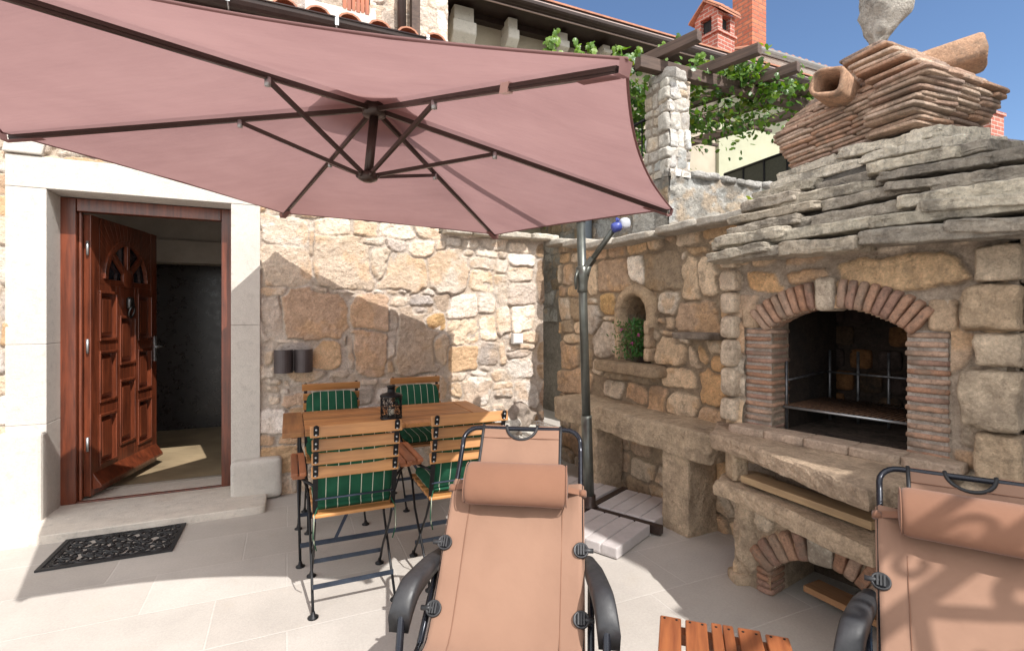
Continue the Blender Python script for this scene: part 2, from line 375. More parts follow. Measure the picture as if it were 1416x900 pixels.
# ---------------------------------------------------------------- rubble masonry as real relief
PAL={'c':(.67,.625,.55),'w':(.70,.67,.62),'o':(.62,.525,.41),'O':(.56,.41,.26),'b':(.50,.385,.29),'g':(.48,.45,.415),'n':(.56,.505,.43),
     'D':(.25,.205,.165),'d':(.36,.29,.21),'p':(.63,.57,.47),'P':(.50,.36,.19),'q':(.42,.37,.31)}
MORT=(.51,.475,.42)
def fill_seeds(U0,U1,V0,V1,have,hh,ww,tags,rg,jit=.25):
    out=list(have);v=V0
    while v<V1:
        h=rg.uniform(*hh);u=U0-rg.uniform(0,ww[1])
        while u<U1+ww[1]:
            w=rg.uniform(*ww)
            if rg.random()<.2 and h>hh[0]*1.5:
                cs=[(u+w/2,v+h*.25,w/2,h*.25),(u+w/2,v+h*.75,w/2,h*.25)]
            else: cs=[(u+w/2+rg.uniform(-jit,jit)*w*.3,v+h/2+rg.uniform(-jit,jit)*h*.5,w/2,h/2)]
            for c in cs:
                ok=True
                for a in have:
                    if abs(c[0]-a[0])<a[2]+c[2]*.45 and abs(c[1]-a[1])<a[3]+c[3]*.45: ok=False;break
                if ok: out.append((*c,rg.choice(tags)))
            u+=w
        v+=h
    return out
def masonry(fn,U0,U1,V0,V1,res,seeds,rg,relief=.03,gap=.007,bev=.03,warp=.022,hole=None,mort=MORT,seed=1,thick=.25,ends=True,outs=None):
    """fn(u,out,v)->xyz ; returns MB with a relief sheet and a core behind it"""
    nu=int((U1-U0)/res)+1;nv=int((V1-V0)/res)+1
    u=np.linspace(U0,U1,nu);v=np.linspace(V0,V1,nv);uu,vv=np.meshgrid(u,v,indexing='ij')
    p=np.stack([uu,vv,np.full_like(uu,seed*3.1)],-1)
    wu=uu+warp*fbm(p*7,3,seed)+.006*fbm(p*38,2,seed+3);wv=vv+warp*fbm(p*7+40,3,seed+5)+.006*fbm(p*38+9,2,seed+8)
    rr=np.random.default_rng(seed);K=len(seeds)
    R=rr.uniform(-1,1,(K,6));SHR=rr.uniform(-1,1,(K,3))
    F1=np.full(uu.shape,1e9);F2=F1.copy();I1=np.zeros(uu.shape,int);I2=I1.copy()
    for k,sd in enumerate(seeds):
        xu=(wu-sd[0])/sd[2];xv=(wv-sd[1])/sd[3]
        xu,xv=xu*(1+.22*SHR[k,2]*np.clip(xv,-1.3,1.3))+.20*SHR[k,0]*xv,xv+.16*SHR[k,1]*xu
        a=xu**2;b=xv**2
        d=a*a+b*b
        m=d<F1;m2=(~m)&(d<F2)
        F2=np.where(m,F1,np.where(m2,d,F2));I2=np.where(m,I1,np.where(m2,k,I2));F1=np.where(m,d,F1);I1=np.where(m,k,I1)
    S=np.array([[x[2],x[3]] for x in seeds]);hm=np.minimum(S[:,0],S[:,1])*.6+S.mean(1)*.4
    f1=F1**.25;f2=F2**.25
    e=(f2-f1)/(1/hm[I1]+1/hm[I2]);e=np.minimum(e,(1.16-f1)*hm[I1])
    g=gap*(1+.5*fbm(p*12+3,2,seed+4))
    t=np.clip((e-g)/(bev*(.7+.5*(R[:,0][I1]+1)/2)),0,1)
    prof=np.sqrt(1-(1-t)**2)
    cu=np.array([x[0] for x in seeds]);cv=np.array([x[1] for x in seeds])
    tilt=(wu-cu[I1])*R[:,1][I1]*.10+(wv-cv[I1])*R[:,2][I1]*.10
    pit=np.array([1. if x[4] in 'pP' else 0 for x in seeds])[I1]
    n1=fbm(p*11+R[:,3][I1][...,None]*9,4,seed+11);n2=fbm(p*45,3,seed+13)
    ht=prof*(relief*(.75+.35*R[:,4][I1])+tilt+.012*n1+.007*n2)-pit*prof*.018*np.clip(fbm(p*26,3,seed+2)-.05,0,1)*2
    ht=np.where(t>0,ht,0)+(1-prof)*(.004*n2+.004*n1)
    pal=np.array([PAL[x[4]] for x in seeds])
    c=pal[I1]*(1+.17*R[:,5][I1])[...,None]*(1+.05*R[:,3][I1][...,None]*np.array([1,0,-1.2]))
    och=np.clip((fbm(p*7+60,5,seed+21)-.03)*5,0,1)*np.where(np.isin([x[4] for x in seeds],['g','w','D','q']),.12,.42)[I1]
    c=c*(1-och[...,None])+np.array((.56,.37,.20))*och[...,None]*np.where(pal[I1].mean(-1)<.3,.55,1.)[...,None]
    c=c*(1+.14*n1+.08*n2)[...,None]
    mk=np.clip((e-g)/.006,0,1)[...,None];c=c*mk+np.array(mort)*(1+.1*n2[...,None])*(1-mk)
    X=np.array(fn(uu.ravel(),0,vv.ravel()),dtype=object) if False else None
    o=ht.ravel();a0=np.asarray(fn(0,0,0),float);du=np.asarray(fn(1,0,0),float)-a0;do=np.asarray(fn(0,1,0),float)-a0
    V=a0+uu.ravel()[:,None]*du+o[:,None]*do+np.stack([0*o,0*o,vv.ravel()],1)
    idx=np.arange(nu*nv).reshape(nu,nv)
    ku=(uu[:-1,:-1]+uu[1:,1:])/2;kv=(vv[:-1,:-1]+vv[1:,1:])/2
    keep=np.ones(ku.shape,bool)
    if hole is not None: keep&=~hole(ku,kv)
    q=np.stack([idx[:-1,:-1],idx[1:,:-1],idx[1:,1:],idx[:-1,1:]],-1)[keep]
    nrm=np.cross(du,[0,0,1.])@do
    if nrm<0:q=q[:,::-1]
    used=np.unique(q);rm=-np.ones(nu*nv,int);rm[used]=np.arange(len(used))
    mb=MB();mb.add(V[used],rm[q].tolist(),np.clip(c.reshape(-1,3)[used],0,1),True)
    return mb
fnW=lambda u,o,z: WP(u,-o,z)
rg=random.Random(5)
# ================================================================ ground
g=MB();g.add([(-200,-200,0),(200,-200,0),(200,300,0),(-200,300,0)],[(0,1,2,3)])
tag(g.build('ground',PAVE,loc=(0,0,0)),kind='structure')
# ================================================================ the stone house with the open door
house=thing('stone_house','pale rubble stone house with an open red wooden door and tiled eave','house',tuple(WP(0,0,0)))
Z3=(350,280,3.147)
def zb(Z,b,conv):
    x0,y0,x1,y1=[Z[i%2]+b[i]/Z[2] for i in range(4)]
    s0,za=conv(x0,(y0+y1)/2);s1,zc=conv(x1,(y0+y1)/2);xm=(x0+x1)/2
    _,zt=conv(xm,y0);_,zl=conv(xm,y1)
    return ((s0+s1)/2,(zt+zl)/2,abs(s1-s0)/2,abs(zt-zl)/2,b[4])
LW="""40 60 245 185 c;45 190 245 362 o;265 70 425 140 c;430 75 540 150 o;545 80 695 150 c;700 105 830 155 c;840 120 990 155 c;237 100 262 245 n;262 150 545 375 o;
460 155 570 192 c;490 195 592 335 p;585 160 660 215 g;562 222 755 385 o;678 170 788 235 c;757 205 940 390 c;790 165 838 208 c;845 155 908 195 c;912 165 980 204 c;1000 155 1105 210 c;
1108 175 1203 220 c;908 205 963 235 n;966 203 1058 240 c;1062 214 1105 244 n;926 240 1045 292 c;1050 246 1108 310 c;1115 225 1220 280 w;942 296 1040 382 p;1046 310 1112 450 c;1112 285 1212 346 c;
1120 352 1230 445 g;1125 450 1216 560 w;258 362 335 388 n;340 378 440 395 c;445 375 490 392 n;520 378 565 397 c;570 380 620 402 n;625 385 672 402 c;735 370 790 400 c;30 364 140 405 n;32 408 128 578 g;
120 382 405 584 b;428 397 590 553 b;595 415 668 450 c;588 455 635 570 n;682 395 775 450 g;690 452 750 490 g;788 392 862 468 q;608 455 810 742 q;728 482 840 560 P;848 402 975 505 w;848 507 975 620 p;
978 392 1050 484 c;985 487 1055 600 c;1060 460 1120 580 c;90 590 210 604 c;410 565 440 725 n;424 552 580 750 b;588 575 625 680 n;582 690 615 740 n;778 575 850 705 o;842 627 975 737 O;985 607 1066 703 g;
1070 615 1100 705 o;1110 618 1222 640 n;1110 643 1205 674 g;1100 680 1215 755 c;985 710 1030 735 n;945 730 1020 760 c;1035 728 1110 776 c;1165 562 1235 608 c;1090 568 1132 595 c;50 640 90 718 o;
235 607 375 720 O;325 728 415 760 n;170 730 320 785 o;455 768 545 795 n;548 768 620 795 n;50 770 130 795 c;132 770 166 797 c;50 800 120 830 c;128 810 165 840 c;60 845 130 880 c;450 800 515 885 n;
840 740 930 778 c;835 785 910 850 p;915 762 1030 885 c;1042 780 1130 810 c;1050 812 1130 845 n;1140 780 1232 885 c;840 852 900 885 n;
1280 240 1390 345 P;1235 245 1275 430 D;1320 350 1390 430 d;1265 440 1390 475 d;1290 480 1370 590 P;1240 605 1325 690 d;1240 700 1320 760 d;1330 600 1400 720 b;1230 180 1300 238 d;1250 765 1330 880 b;1280 120 1400 175 w"""
seeds=[]
for l in LW.replace('\n','').split(';'):
    a=l.split();seeds.append(zb(Z3,(*map(float,a[:4]),a[4]),WZ))
seeds=fill_seeds(-2.6,2.6,-.02,3.5,seeds,(.09,.24),(.12,.42),'ccoowgnbO',rg)
# quoin strip at far left
TJ0,TJ1,TI0,TI1=WT(10),WT(360),WT(67),WT(320)
def hW(u,v):
    return ((u>TJ0+.02)&(u<TJ1-.02)&(v<2.36))|((u>1.34)&(v>2.09+.02*np.sin(u*9)))
wm=masonry(fnW,-2.4,2.36,0,3.42,.0085,seeds,rg,relief=.024,gap=.006,bev=.011,hole=hW,seed=3)
for a,b,z0,z1 in((-2.4,TJ0+.1,0,3.42),(TJ1-.1,2.36,0,2.02),(TJ0+.1,TJ1-.1,2.3,3.42),(TJ1-.1,1.33,2.03,3.42)):
    wm.fbox(fnW,a,b,-.5,-.004,z0,z1,MORT)
wm.build('wall',WALLST,house)
# door surround (dressed limestone) ------------------------------------------------
sr=MB();SC=(.525,.495,.455)
def lb(mb,a,b,o0,o1,z0,z1,c=SC): mb.fbox(fnW,a,b,o0,o1,z0,z1,c)
RD=.19
for (z0,z1) in((.045,.66),(.6612,1.18),(1.1812,2.194)): lb(sr,TJ0,TI0,-RD-.12,.03,z0,z1)
for (z0,z1) in((.26,1.30),(1.3012,2.194)): lb(sr,TI1,TJ1,-RD-.12,.03,z0,z1)
lb(sr,TJ0,TJ1,-RD-.12,.032,2.1955,2.40)
sr.build('door_surround',SMOOTHST,house,bevel=.004)
pl=MB();a=axes(D0)
q=WP((TI1+WT(386))/2+.01,-.0,.17);pl.rock((q[0],q[1],.155),((WT(386)-TI1)/2+.01,.10,.15),a,n=14,seed=3,amp=.05,rnd=11,col=SC,colvar=0)
lb(pl,TJ0-.03,TI0+.0,-RD-.1,.10,0,.62,SC)
pl.each('plinth_stone',SMOOTHST,house,bevel=.02)
st=MB()
A_=G(-30,769);B_=G(352,711)
for i,(x0,x1) in enumerate(((-2.0,.0),)):
    q=WP((x0+x1)/2,-.13,0);st.rock((q[0],q[1],.010),((x1-x0)/2,.25,.042),a,n=40,seed=20+i,amp=.12,rnd=24,col=(.60,.55,.49),colvar=.03)
lb(st,TI0-.05,TI1+.05,-RD-.3,.0,0,.052,(.56,.50,.44))
st.build('door_step',SMOOTHST,house)
lu=MB()
cx0=(TJ0+TJ1)/2
arc=[(math.cos(t),math.sin(t)) for t in np.linspace(0,PI,17)]
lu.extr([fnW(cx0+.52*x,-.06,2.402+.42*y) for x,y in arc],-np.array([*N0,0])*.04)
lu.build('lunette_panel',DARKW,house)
la=MB()
for i in range(9):
    t0,t1=PI*i/9+.01,PI*(i+1)/9-.01
    la.extr([fnW(cx0+r*math.cos(t),0.05,2.404+r*.82*math.sin(t)) for r,t in((.54,t0),(.74,t0),(.74,t1),(.54,t1))],-np.array([*N0,0])*.14,SC)
la.build('relieving_arch',SMOOTHST,house,bevel=.008)
# wooden frame -----------------------------------------------------------------------
fr=MB()
FW=.085
lb(fr,TI0-.02,TI0+FW,-RD-.07,-RD,.052,2.19,(1,1,1));lb(fr,TI1-FW,TI1+.02,-RD-.07,-RD,.052,2.19,(1,1,1))
lb(fr,TI0+FW+.002,TI1-FW-.002,-RD-.072,-RD-.002,2.10,2.19,(1,1,1))
lb(fr,TI0+FW+.002,TI0+FW+.02,-RD-.10,-RD-.04,.06,2.10,(1.25,1.3,1.3));
lb(fr,TI0+FW+.002,TI1-FW-.002,-RD-.03,-RD+.004,.053,.064,(.9,.9,.9))
frame=fr.build('door_frame',DOORW,house,bevel=.005)
# door leaf: a part in its own frame, swung inwards ---------------------------------
hp=fnW(TI0+FW+.022,-RD-.075,.07)
lv=np.array([-.19,1.02]);lv/=np.linalg.norm(lv)
ln=np.array([lv[1],-lv[0]])            # towards the room seen from the camera side
def fnD(u,o,z):
    q=hp[:2]+lv*u+ln*o; return np.array([q[0],q[1],z])
LWd=.93;LZ0=.075;LZ1=2.09
d=MB()
cols=[(.10,.31),(.36,.57),(.62,.83)]
pan={0:[(.27,.635),(.735,1.10),(1.19,1.545)],1:[(.36,.86),(.99,1.36)],2:[(.30,.66),(.75,1.08),(1.17,1.545)]}
D1_=lambda a,b,z0,z1,o0=0.,o1=.045,c=(1,1,1): d.fbox(fnD,a,b,o0,o1,z0,z1,c)
# stiles and rails built cell by cell so nothing overlaps
D1_(0,.10,LZ0,LZ1);D1_(.83,LWd,LZ0,LZ1)
D1_(.31,.36,LZ0,1.60);D1_(.57,.62,LZ0,1.60)
for k,(a_,b_) in enumerate(cols):
    zs=[LZ0]+[z for p in pan[k] for z in p]+[1.60]
    for i in range(0,len(zs),2): D1_(a_,b_,zs[i],zs[i+1])
    for (z0,z1) in pan[k]:
        D1_(a_,b_,z0,z1,.010,.018)
        # bevelled moulding and raised field
        i0,i1,o_=.028,.05,.018
        def fru(a,b,za,zb,ins,oa,ob):
            P=[fnD(a,oa,za),fnD(b,oa,za),fnD(b,oa,zb),fnD(a,oa,zb),fnD(a+ins,ob,za+ins),fnD(b-ins,ob,za+ins),fnD(b-ins,ob,zb-ins),fnD(a+ins,ob,zb-ins)]
            d.add(P,[(0,1,5,4),(1,2,6,5),(2,3,7,6),(3,0,4,7),(4,5,6,7)])
        fru(a_+.028,b_-.028,z0+.028,z1-.028,.025,.018,.040)
        for (p,q,r,s_) in((a_-.006,b_+.006,z1-.012,z1+.008),(a_-.006,b_+.006,z0-.008,z0+.012)): D1_(p,q,r,s_,.045,.056)
        for (p,q) in((a_-.008,a_+.010),(b_-.010,b_+.008)): D1_(p,q,z0+.012,z1-.012,.045,.055)
# fan-light zone: board with a half-round hole
cu_,cz_,cr_=.465,1.645,.30
ar=[(cu_+cr_*math.cos(t),cz_+cr_*math.sin(t)) for t in np.linspace(0,PI,25)]
outp=[]
for (x,z) in ar:
    s_=max(abs(x-cu_)/.365,(z-cz_)/(LZ1-cz_)); s_=max(s_,1e-3); outp.append((cu_+(x-cu_)/s_,cz_+(z-cz_)/s_))
for i in range(24):
    q=[ar[i],outp[i],outp[i+1],ar[i+1]]
    d.extr([fnD(x,.045,z) for x,z in q],-np.array([*ln,0])*.045)
D1_(.10,.83,1.60,1.645)
for i in range(24):
    for r0,r1,oo in((cr_-.022,cr_+.02,.045),):
        t0,t1=PI*i/24,PI*(i+1)/24
        d.extr([fnD(cu_+r*math.cos(t),oo+.014,cz_+r*math.sin(t)) for r,t in((r0,t0),(r1,t0),(r1,t1),(r0,t1))],-np.array([*ln,0])*.03)
for t in (PI*.25,PI/2,PI*.75):
    d.bar(fnD(cu_+.06*math.cos(t),.04,cz_+.02+.06*math.sin(t)),fnD(cu_+(cr_-.015)*math.cos(t),.04,cz_+(cr_-.015)*math.sin(t)),.035,.03,up=(ln[0],ln[1],0))
d.lathe(fnD(cu_,.03,cz_+.02),[(.075,0),(.075,.025),(.05,.032)],16,axis=(ln[0],ln[1],0))
# weather board
P=[fnD(.0+.02,.045,.12),fnD(.02,.10,.13),fnD(.02,.10,.15),fnD(.02,.045,.235)]
d.extr(P,np.array([*lv,0])*(LWd-.03))
door=d.build('door',DOORW,house,bevel=.003)
tag(door,'red varnished panelled door with a glazed fan window, swung inwards')
gl=MB();gl.fbox(fnD,cu_-.3,cu_+.3,.012,.020,cz_+.002,cz_+.30);gl.build('fan_window_glass',GLASS,door)
hd=MB()
hd.fbox(fnD,LWd-.045,LWd-.018,.045,.052,.97,1.19);hd.tube([fnD(LWd-.03,.05,1.1),fnD(LWd-.03,.10,1.1),fnD(LWd-.15,.105,1.1)],.009)
hd.build('handle',SILV,door)
kn=MB();kn.rock(fnD(.465,.065,1.47),(.035,.02,.05),axes(lv),n=6,seed=4,amp=.3,rnd=3);
kn.tube([fnD(.465+.035*math.cos(t),.075+.01*math.sin(t),1.40+.045*math.sin(t)) for t in np.linspace(0,2*PI,17)[:-1]],.008,closed=True)
kn.build('knocker',M_plain('dull_iron_knocker',(.13,.13,.13),.35,.9,.2,30),door)
hg=MB()
for z in(.4,1.1,1.8): hg.lathe(fnD(-.012,.03,z),[(.009,0),(.009,.1)],10)
hg.each('hinge',SILV,door)
# entrance hall -------------------------------------------------------------------------
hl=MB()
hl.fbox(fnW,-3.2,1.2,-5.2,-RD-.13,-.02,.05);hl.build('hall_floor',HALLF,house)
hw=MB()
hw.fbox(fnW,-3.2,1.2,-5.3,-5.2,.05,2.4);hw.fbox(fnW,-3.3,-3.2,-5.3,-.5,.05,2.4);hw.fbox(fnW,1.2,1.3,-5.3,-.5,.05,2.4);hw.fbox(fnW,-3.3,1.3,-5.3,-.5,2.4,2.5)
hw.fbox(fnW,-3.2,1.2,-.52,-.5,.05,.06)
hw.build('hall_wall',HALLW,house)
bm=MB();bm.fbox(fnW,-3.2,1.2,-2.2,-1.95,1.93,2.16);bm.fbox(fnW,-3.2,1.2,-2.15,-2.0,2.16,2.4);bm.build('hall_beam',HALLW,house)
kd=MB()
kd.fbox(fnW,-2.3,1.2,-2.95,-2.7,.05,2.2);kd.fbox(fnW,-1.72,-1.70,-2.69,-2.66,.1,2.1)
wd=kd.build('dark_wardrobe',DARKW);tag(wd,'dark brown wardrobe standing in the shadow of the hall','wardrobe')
cb=MB();q=fnW(-1.45,-1.5,.05)
cb.box((q[0],q[1],.16),(.42,.3,.22),axes(D0));cb.box((q[0],q[1],.275),(.44,.32,.01),axes(D0))
tag(cb.build('cardboard_box',CARD,bevel=.004),'brown cardboard box on the hall floor behind the open door','box')
fnE=lambda u,o,z: fnW(u,o,z-.07)
# facade roof: rafters, gutter, tiles ---------------------------------------------------
rf=MB()
rf.fbox(fnE,-3.2,1.32,.33,.37,3.40,3.52);rf.fbox(fnE,-3.2,1.32,-.0,.33,3.475,3.50)
for k in range(12): rf.fbox(fnE,-3.+k*.38,-2.93+k*.38,.0,.32,3.38,3.474)
rf.build('eave_boarding',OLDW,house)
tl=MB()
for k in range(21):
    t=-3.1+k*.215
    for r in range(9):
        o0=.42-r*.36;z0=3.575+(.36*r)*.30
        v=[];n=8
        for j,(oo,zz,rd) in enumerate(((o0,z0,.088),(o0-.44,z0+.132,.075))):
            for a_ in np.linspace(0,PI,n): v.append(fnE(t+rd*math.cos(a_)+rg.uniform(-.003,.003),oo,zz+rd*.85*math.sin(a_)))
        for j,(oo,zz,rd) in enumerate(((o0,z0,.074),(o0-.44,z0+.132,.061))):
            for a_ in np.linspace(0,PI,n): v.append(fnE(t+rd*math.cos(a_),oo,zz+rd*.85*math.sin(a_)))
        f=[(i,i+1,n+i+1,n+i) for i in range(n-1)]+[(2*n+i,3*n+i,3*n+i+1,2*n+i+1) for i in range(n-1)]+[(i,2*n+i,2*n+i+1,i+1) for i in range(n-1)]
        tl.add(v,f,smooth=False)
tl.extr([fnE(-3.2,.38,3.545),fnE(-3.2,-2.6,4.43),fnE(-3.2,-2.6,4.40),fnE(-3.2,.38,3.515)],np.array([*D0,0])*4.53)
roof=tl.build('tiled_roof',TILE,house)
gt=MB()
prof=[(.42+.065*math.cos(t),3.555+.07*math.sin(t)) for t in np.linspace(PI,2*PI,9)]+[(.42+.058*math.cos(t),3.555+.062*math.sin(t)) for t in np.linspace(2*PI,PI,9)]
gt.extr([fnE(-3.2,o,z) for o,z in prof],np.array([*D0,0])*4.55)
gt.tube([fnE(-3.2,.487,3.557),fnE(1.35,.487,3.557)],.007,6)
gut=gt.build('gutter',GUTM,house)
for t in(-1.6,-.9,-.22,.46,1.12):
    b=MB();b.tube([fnE(t,.42+.071*math.cos(x),3.557+.077*math.sin(x)) for x in np.linspace(PI,2*PI,9)],.007,4)
    b.fbox(fnE,t-.012,t+.012,.485,.492,3.50,3.58);b.build('gutter_bracket',SILV,gut)
# upper storey, set back 1 m -------------------------------------------------------------
up=MB()
UZ=lambda x,y:WZ(x,y,1.0)
fnU=lambda u,o,z: WP(u,1.0-o,z)
tR=WT(619,1.0);tq=WT(579,1.0)
sd=[];z=3.6;k=0
while z<6.2:
    h=.20
    w=.22 if k%2 else .12
    sd+=[(tR-w/2-.0,z+h/2,w/2,h/2,'w'),(tR-w-(.34-w)/2,z+h/2,(.34-w)/2,h/2,'w')];z+=h+.01;k+=1
sd=fill_seeds(-.9,tR-.36,3.5,6.2,sd,(.16,.24),(.2,.5),'gnqc',rg)
um=masonry(fnU,-.9,tR,3.7,6.2,.012,sd,rg,relief=.015,gap=.005,bev=.012,warp=.008,seed=12,hole=lambda u,v:(u>WT(436,1))&(u<WT(511,1))&(v>4.5))
um.fbox(fnU,-.9,WT(436,1),-.3,-.004,3.6,6.2,MORT);um.fbox(fnU,WT(511,1),tR,-.3,-.004,3.6,6.2,MORT)
um.fbox(fnU,tR-.3,tR+.001,-1.6,-.003,3.6,6.2,(.5,.44,.34))
um.build('upper_wall',WALLST,house)
wj=MB();wj.fbox(fnU,WT(421,1),WT(436,1),-.1,.02,4.3,6.2,SC);wj.fbox(fnU,WT(511,1),WT(520,1),-.1,.02,4.3,6.2,SC);wj.fbox(fnU,WT(421,1),WT(520,1),-.1,.03,4.3,4.42,SC)
win=wj.build('upper_window',SMOOTHST,house,bevel=.006)
b=MB();b.fbox(fnU,WT(436,1),WT(474,1),-.09,-.07,4.4,6.2)
gm=mk_glass('blue_reflecting_glass',(.03,.07,.14),.05);b.build('pane',gm,win)
b=MB();b.fbox(fnU,WT(436,1),WT(474,1),-.075,-.05,4.42,4.47);b.fbox(fnU,WT(453,1),WT(457,1),-.068,-.05,4.47,6.2);b.fbox(fnU,WT(436,1),WT(440,1),-.074,-.045,4.47,6.2);b.build('window_frame',DARKM,win)
b=MB()
t0,t1=WT(473,1),WT(510,1)
for k in range(6):
    a_=t0+(t1-t0)*k/6;b.fbox(fnU,a_+.002,a_+(t1-t0)/6-.002,.0,.03+.004*(k%2),4.4,6.2)
b.build('shutter',SHUT,win,bevel=.004)
b=MB();b.tube([fnU(WT(553,1),.09,3.9),fnU(WT(553,1),.09,6.2)],.045,10);b.build('downpipe',GUTM,house)
b=MB();b.fbox(fnU,WT(566,1),WT(577,1),.03,.13,3.9,6.2);b.build('post',OLDW,house)
b=MB();b.tube([fnU(tR-.05,.12,5.02),fnU(tR+.12,.14,5.05),fnU(tR+.22,.10,5.2),fnU(tR+.25,.05,5.5)],.045,10);b.build('gutter_elbow',GUTM,house)
# coping stones on the low wall (end of house wall, garden wall) -----------------------------
gw=thing('garden_wall','brown rubble garden wall with a small arched niche and stone coping','wall',tuple(RP(1,0,0)))
ZN=(720,260,2.25)
RW="""250 215 350 320 b;335 212 388 298 w;388 200 505 318 d;210 240 250 330 o;205 365 255 455 g;205 343 245 363 n;252 325 305 392 P;438 320 497 392 n;502 210 556 350 o;558 210 618 335 o;617 275 680 320 o;
492 352 650 455 b;615 345 652 430 O;258 400 310 414 n;430 400 455 420 b;456 398 487 435 n;430 438 485 455 n;432 457 520 550 o;487 450 530 485 n;522 490 565 560 n;542 485 588 550 O;600 512 650 578 O;
560 562 650 675 O;445 562 545 620 o;285 556 440 606 d;225 530 264 580 n;265 600 325 650 n;330 612 400 665 b;402 612 460 700 b;460 640 558 708 o;565 680 645 740 b;235 420 303 520 g;108 480 180 560 b;120 565 220 640 b;500 195 520 230 w;520 180 600 205 d"""
sdr=[]
for l in RW.replace('\n','').split(';'):
    a_=l.split();sdr.append(zb(ZN,(*map(float,a_[:4]),a_[4]),RZ))
sdr=fill_seeds(-.1,3.0,-.02,2.2,sdr,(.10,.24),(.13,.36),'booObdn',rg)
ns0,ns1=RS(865),RS(901);nc=(ns0+ns1)/2;nr=(ns1-ns0)/2;nz0=1.0;nz1=1.53-nr
def hN(u,v): return ((abs(u-nc)<nr)&(v>nz0)&(v<nz1))|(((u-nc)**2+(v-nz1)**2<nr*nr)&(v>=nz1))
topR=lambda u:1.93+.13*np.clip((.75-u)/.75,0,1)
gm_=masonry(RP,0,2.08,0,2.1,.0085,sdr,rg,relief=.032,gap=.008,bev=.015,seed=31,mort=(.29,.245,.19),hole=lambda u,v:hN(u,v)|(v>topR(u)))
for a_,b_,z0,z1 in((0,ns0-.002,0,1.9),(ns1+.002,2.08,0,1.86),(ns0-.002,ns1+.002,0,nz0-.002),(ns0-.002,ns1+.002,1.56,1.86)): gm_.fbox(RP,a_,b_,-.4,-.004,z0,z1,(.33,.28,.22))
gm_.build('wall_face',WARMST,gw)
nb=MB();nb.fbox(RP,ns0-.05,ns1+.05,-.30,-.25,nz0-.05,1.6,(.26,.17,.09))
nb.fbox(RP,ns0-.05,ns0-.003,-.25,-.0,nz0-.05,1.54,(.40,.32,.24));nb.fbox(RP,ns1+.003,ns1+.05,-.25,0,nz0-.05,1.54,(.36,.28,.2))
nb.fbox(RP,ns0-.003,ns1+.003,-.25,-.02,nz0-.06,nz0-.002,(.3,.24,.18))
for i in range(8):
    t0,t1=PI*i/8,PI*(i+1)/8
    nb.extr([RP(nc+r*math.cos(t),-.004,nz1+r*math.sin(t)) for r,t in((nr,t0),(nr+.07,t0),(nr+.07,t1),(nr,t1))],-np.array([*N1,0])*.25,(.36,.28,.2))
niche=nb.build('niche',WARMST,gw)
ri=MB()
na=22;pts=[(1.0,.0)]
V=[];nn=12
P=[RP(nc+ (nr+.035)*math.cos(t),.03,nz1+(nr+.035)*math.sin(t)) for t in np.linspace(-.25,PI+.25,na)]
for i in range(2,na-2):
    pass
prof=[(0,0),(.002,.075),(.02,.09),(.06,.09),(.082,.07),(.085,0)]
v=[];m_=len(prof)
for j,t in enumerate(np.linspace(-.12,PI+.12,na)):
    for (r,o) in prof:
        rr_=nr-.004+r+.004*math.sin(j*2.1)
        zz=nz1+rr_*math.sin(t) if 0<=t<=PI else nz1-(.10 if (t<-.05 or t>PI+.05) else 0)
        xx=nc+rr_*(math.cos(t) if 0<=t<=PI else (1 if t<0 else -1))
        v.append(RP(xx,o-.02,zz))
f=[(j*m_+i,j*m_+i+1,(j+1)*m_+i+1,(j+1)*m_+i) for j in range(na-1) for i in range(m_-1)]+[tuple(range(m_)),tuple((na-1)*m_+i for i in range(m_))[::-1]]
ri.add(v,f,(.42,.34,.25),True);ri.build('niche_arch',WARMST,niche)
sl=MB();q=RP(nc-.03,.05,.965);sl.rock(q,(nr+.22,.10,.045),axes(D1),n=10,seed=9,amp=.15,rnd=8,col=(.33,.27,.2));sl.build('niche_sill',WARMST,niche)
jm=MB()
for k,u in enumerate((ns0-.018,ns1+.02)):
    for i in range(3): q=RP(u,.03,1.08+i*.1);jm.rock(q,(.025,.05,.052),axes(D1),n=5,seed=40+i+k*5,amp=.15,rnd=7,col=(.50,.40,.3))
jm.each('jamb_stone',WARMST,niche)
s0,s1=RS(953),RS(1006);q=RP((s0+s1)/2,.07,1.235);sh=MB();sh.rock(q,((s1-s0)/2,.11,.022),axes(D1),n=9,seed=15,amp=.2,rnd=8,col=(.24,.22,.2));sh.build('stone_shelf',WARMST,gw)
co=MB()
u=-.05;k=0
while u<1.95:
    w=rg.uniform(.28,.5);q=RP(u+w/2,-.02,float(topR(u+w/2))+.022+.008*rg.uniform(-1,1));co.rock(q,(w/2,.20,.028),axes(D1),n=9,seed=60+k,amp=.25,rnd=8,col=(.47,.43,.37));u+=w+.004;k+=1
co.build('coping',STONE,gw)
co=MB();u=1.37;k=0
while u<2.4:
    w=rg.uniform(.25,.42);q=fnW(u+w/2,-.05,2.105);co.rock(q,(w/2,.17,.03),axes(D0),n=9,seed=80+k,amp=.25,rnd=8,col=(.55,.5,.42));u+=w+.004;k+=1
co.build('coping',STONE,house)
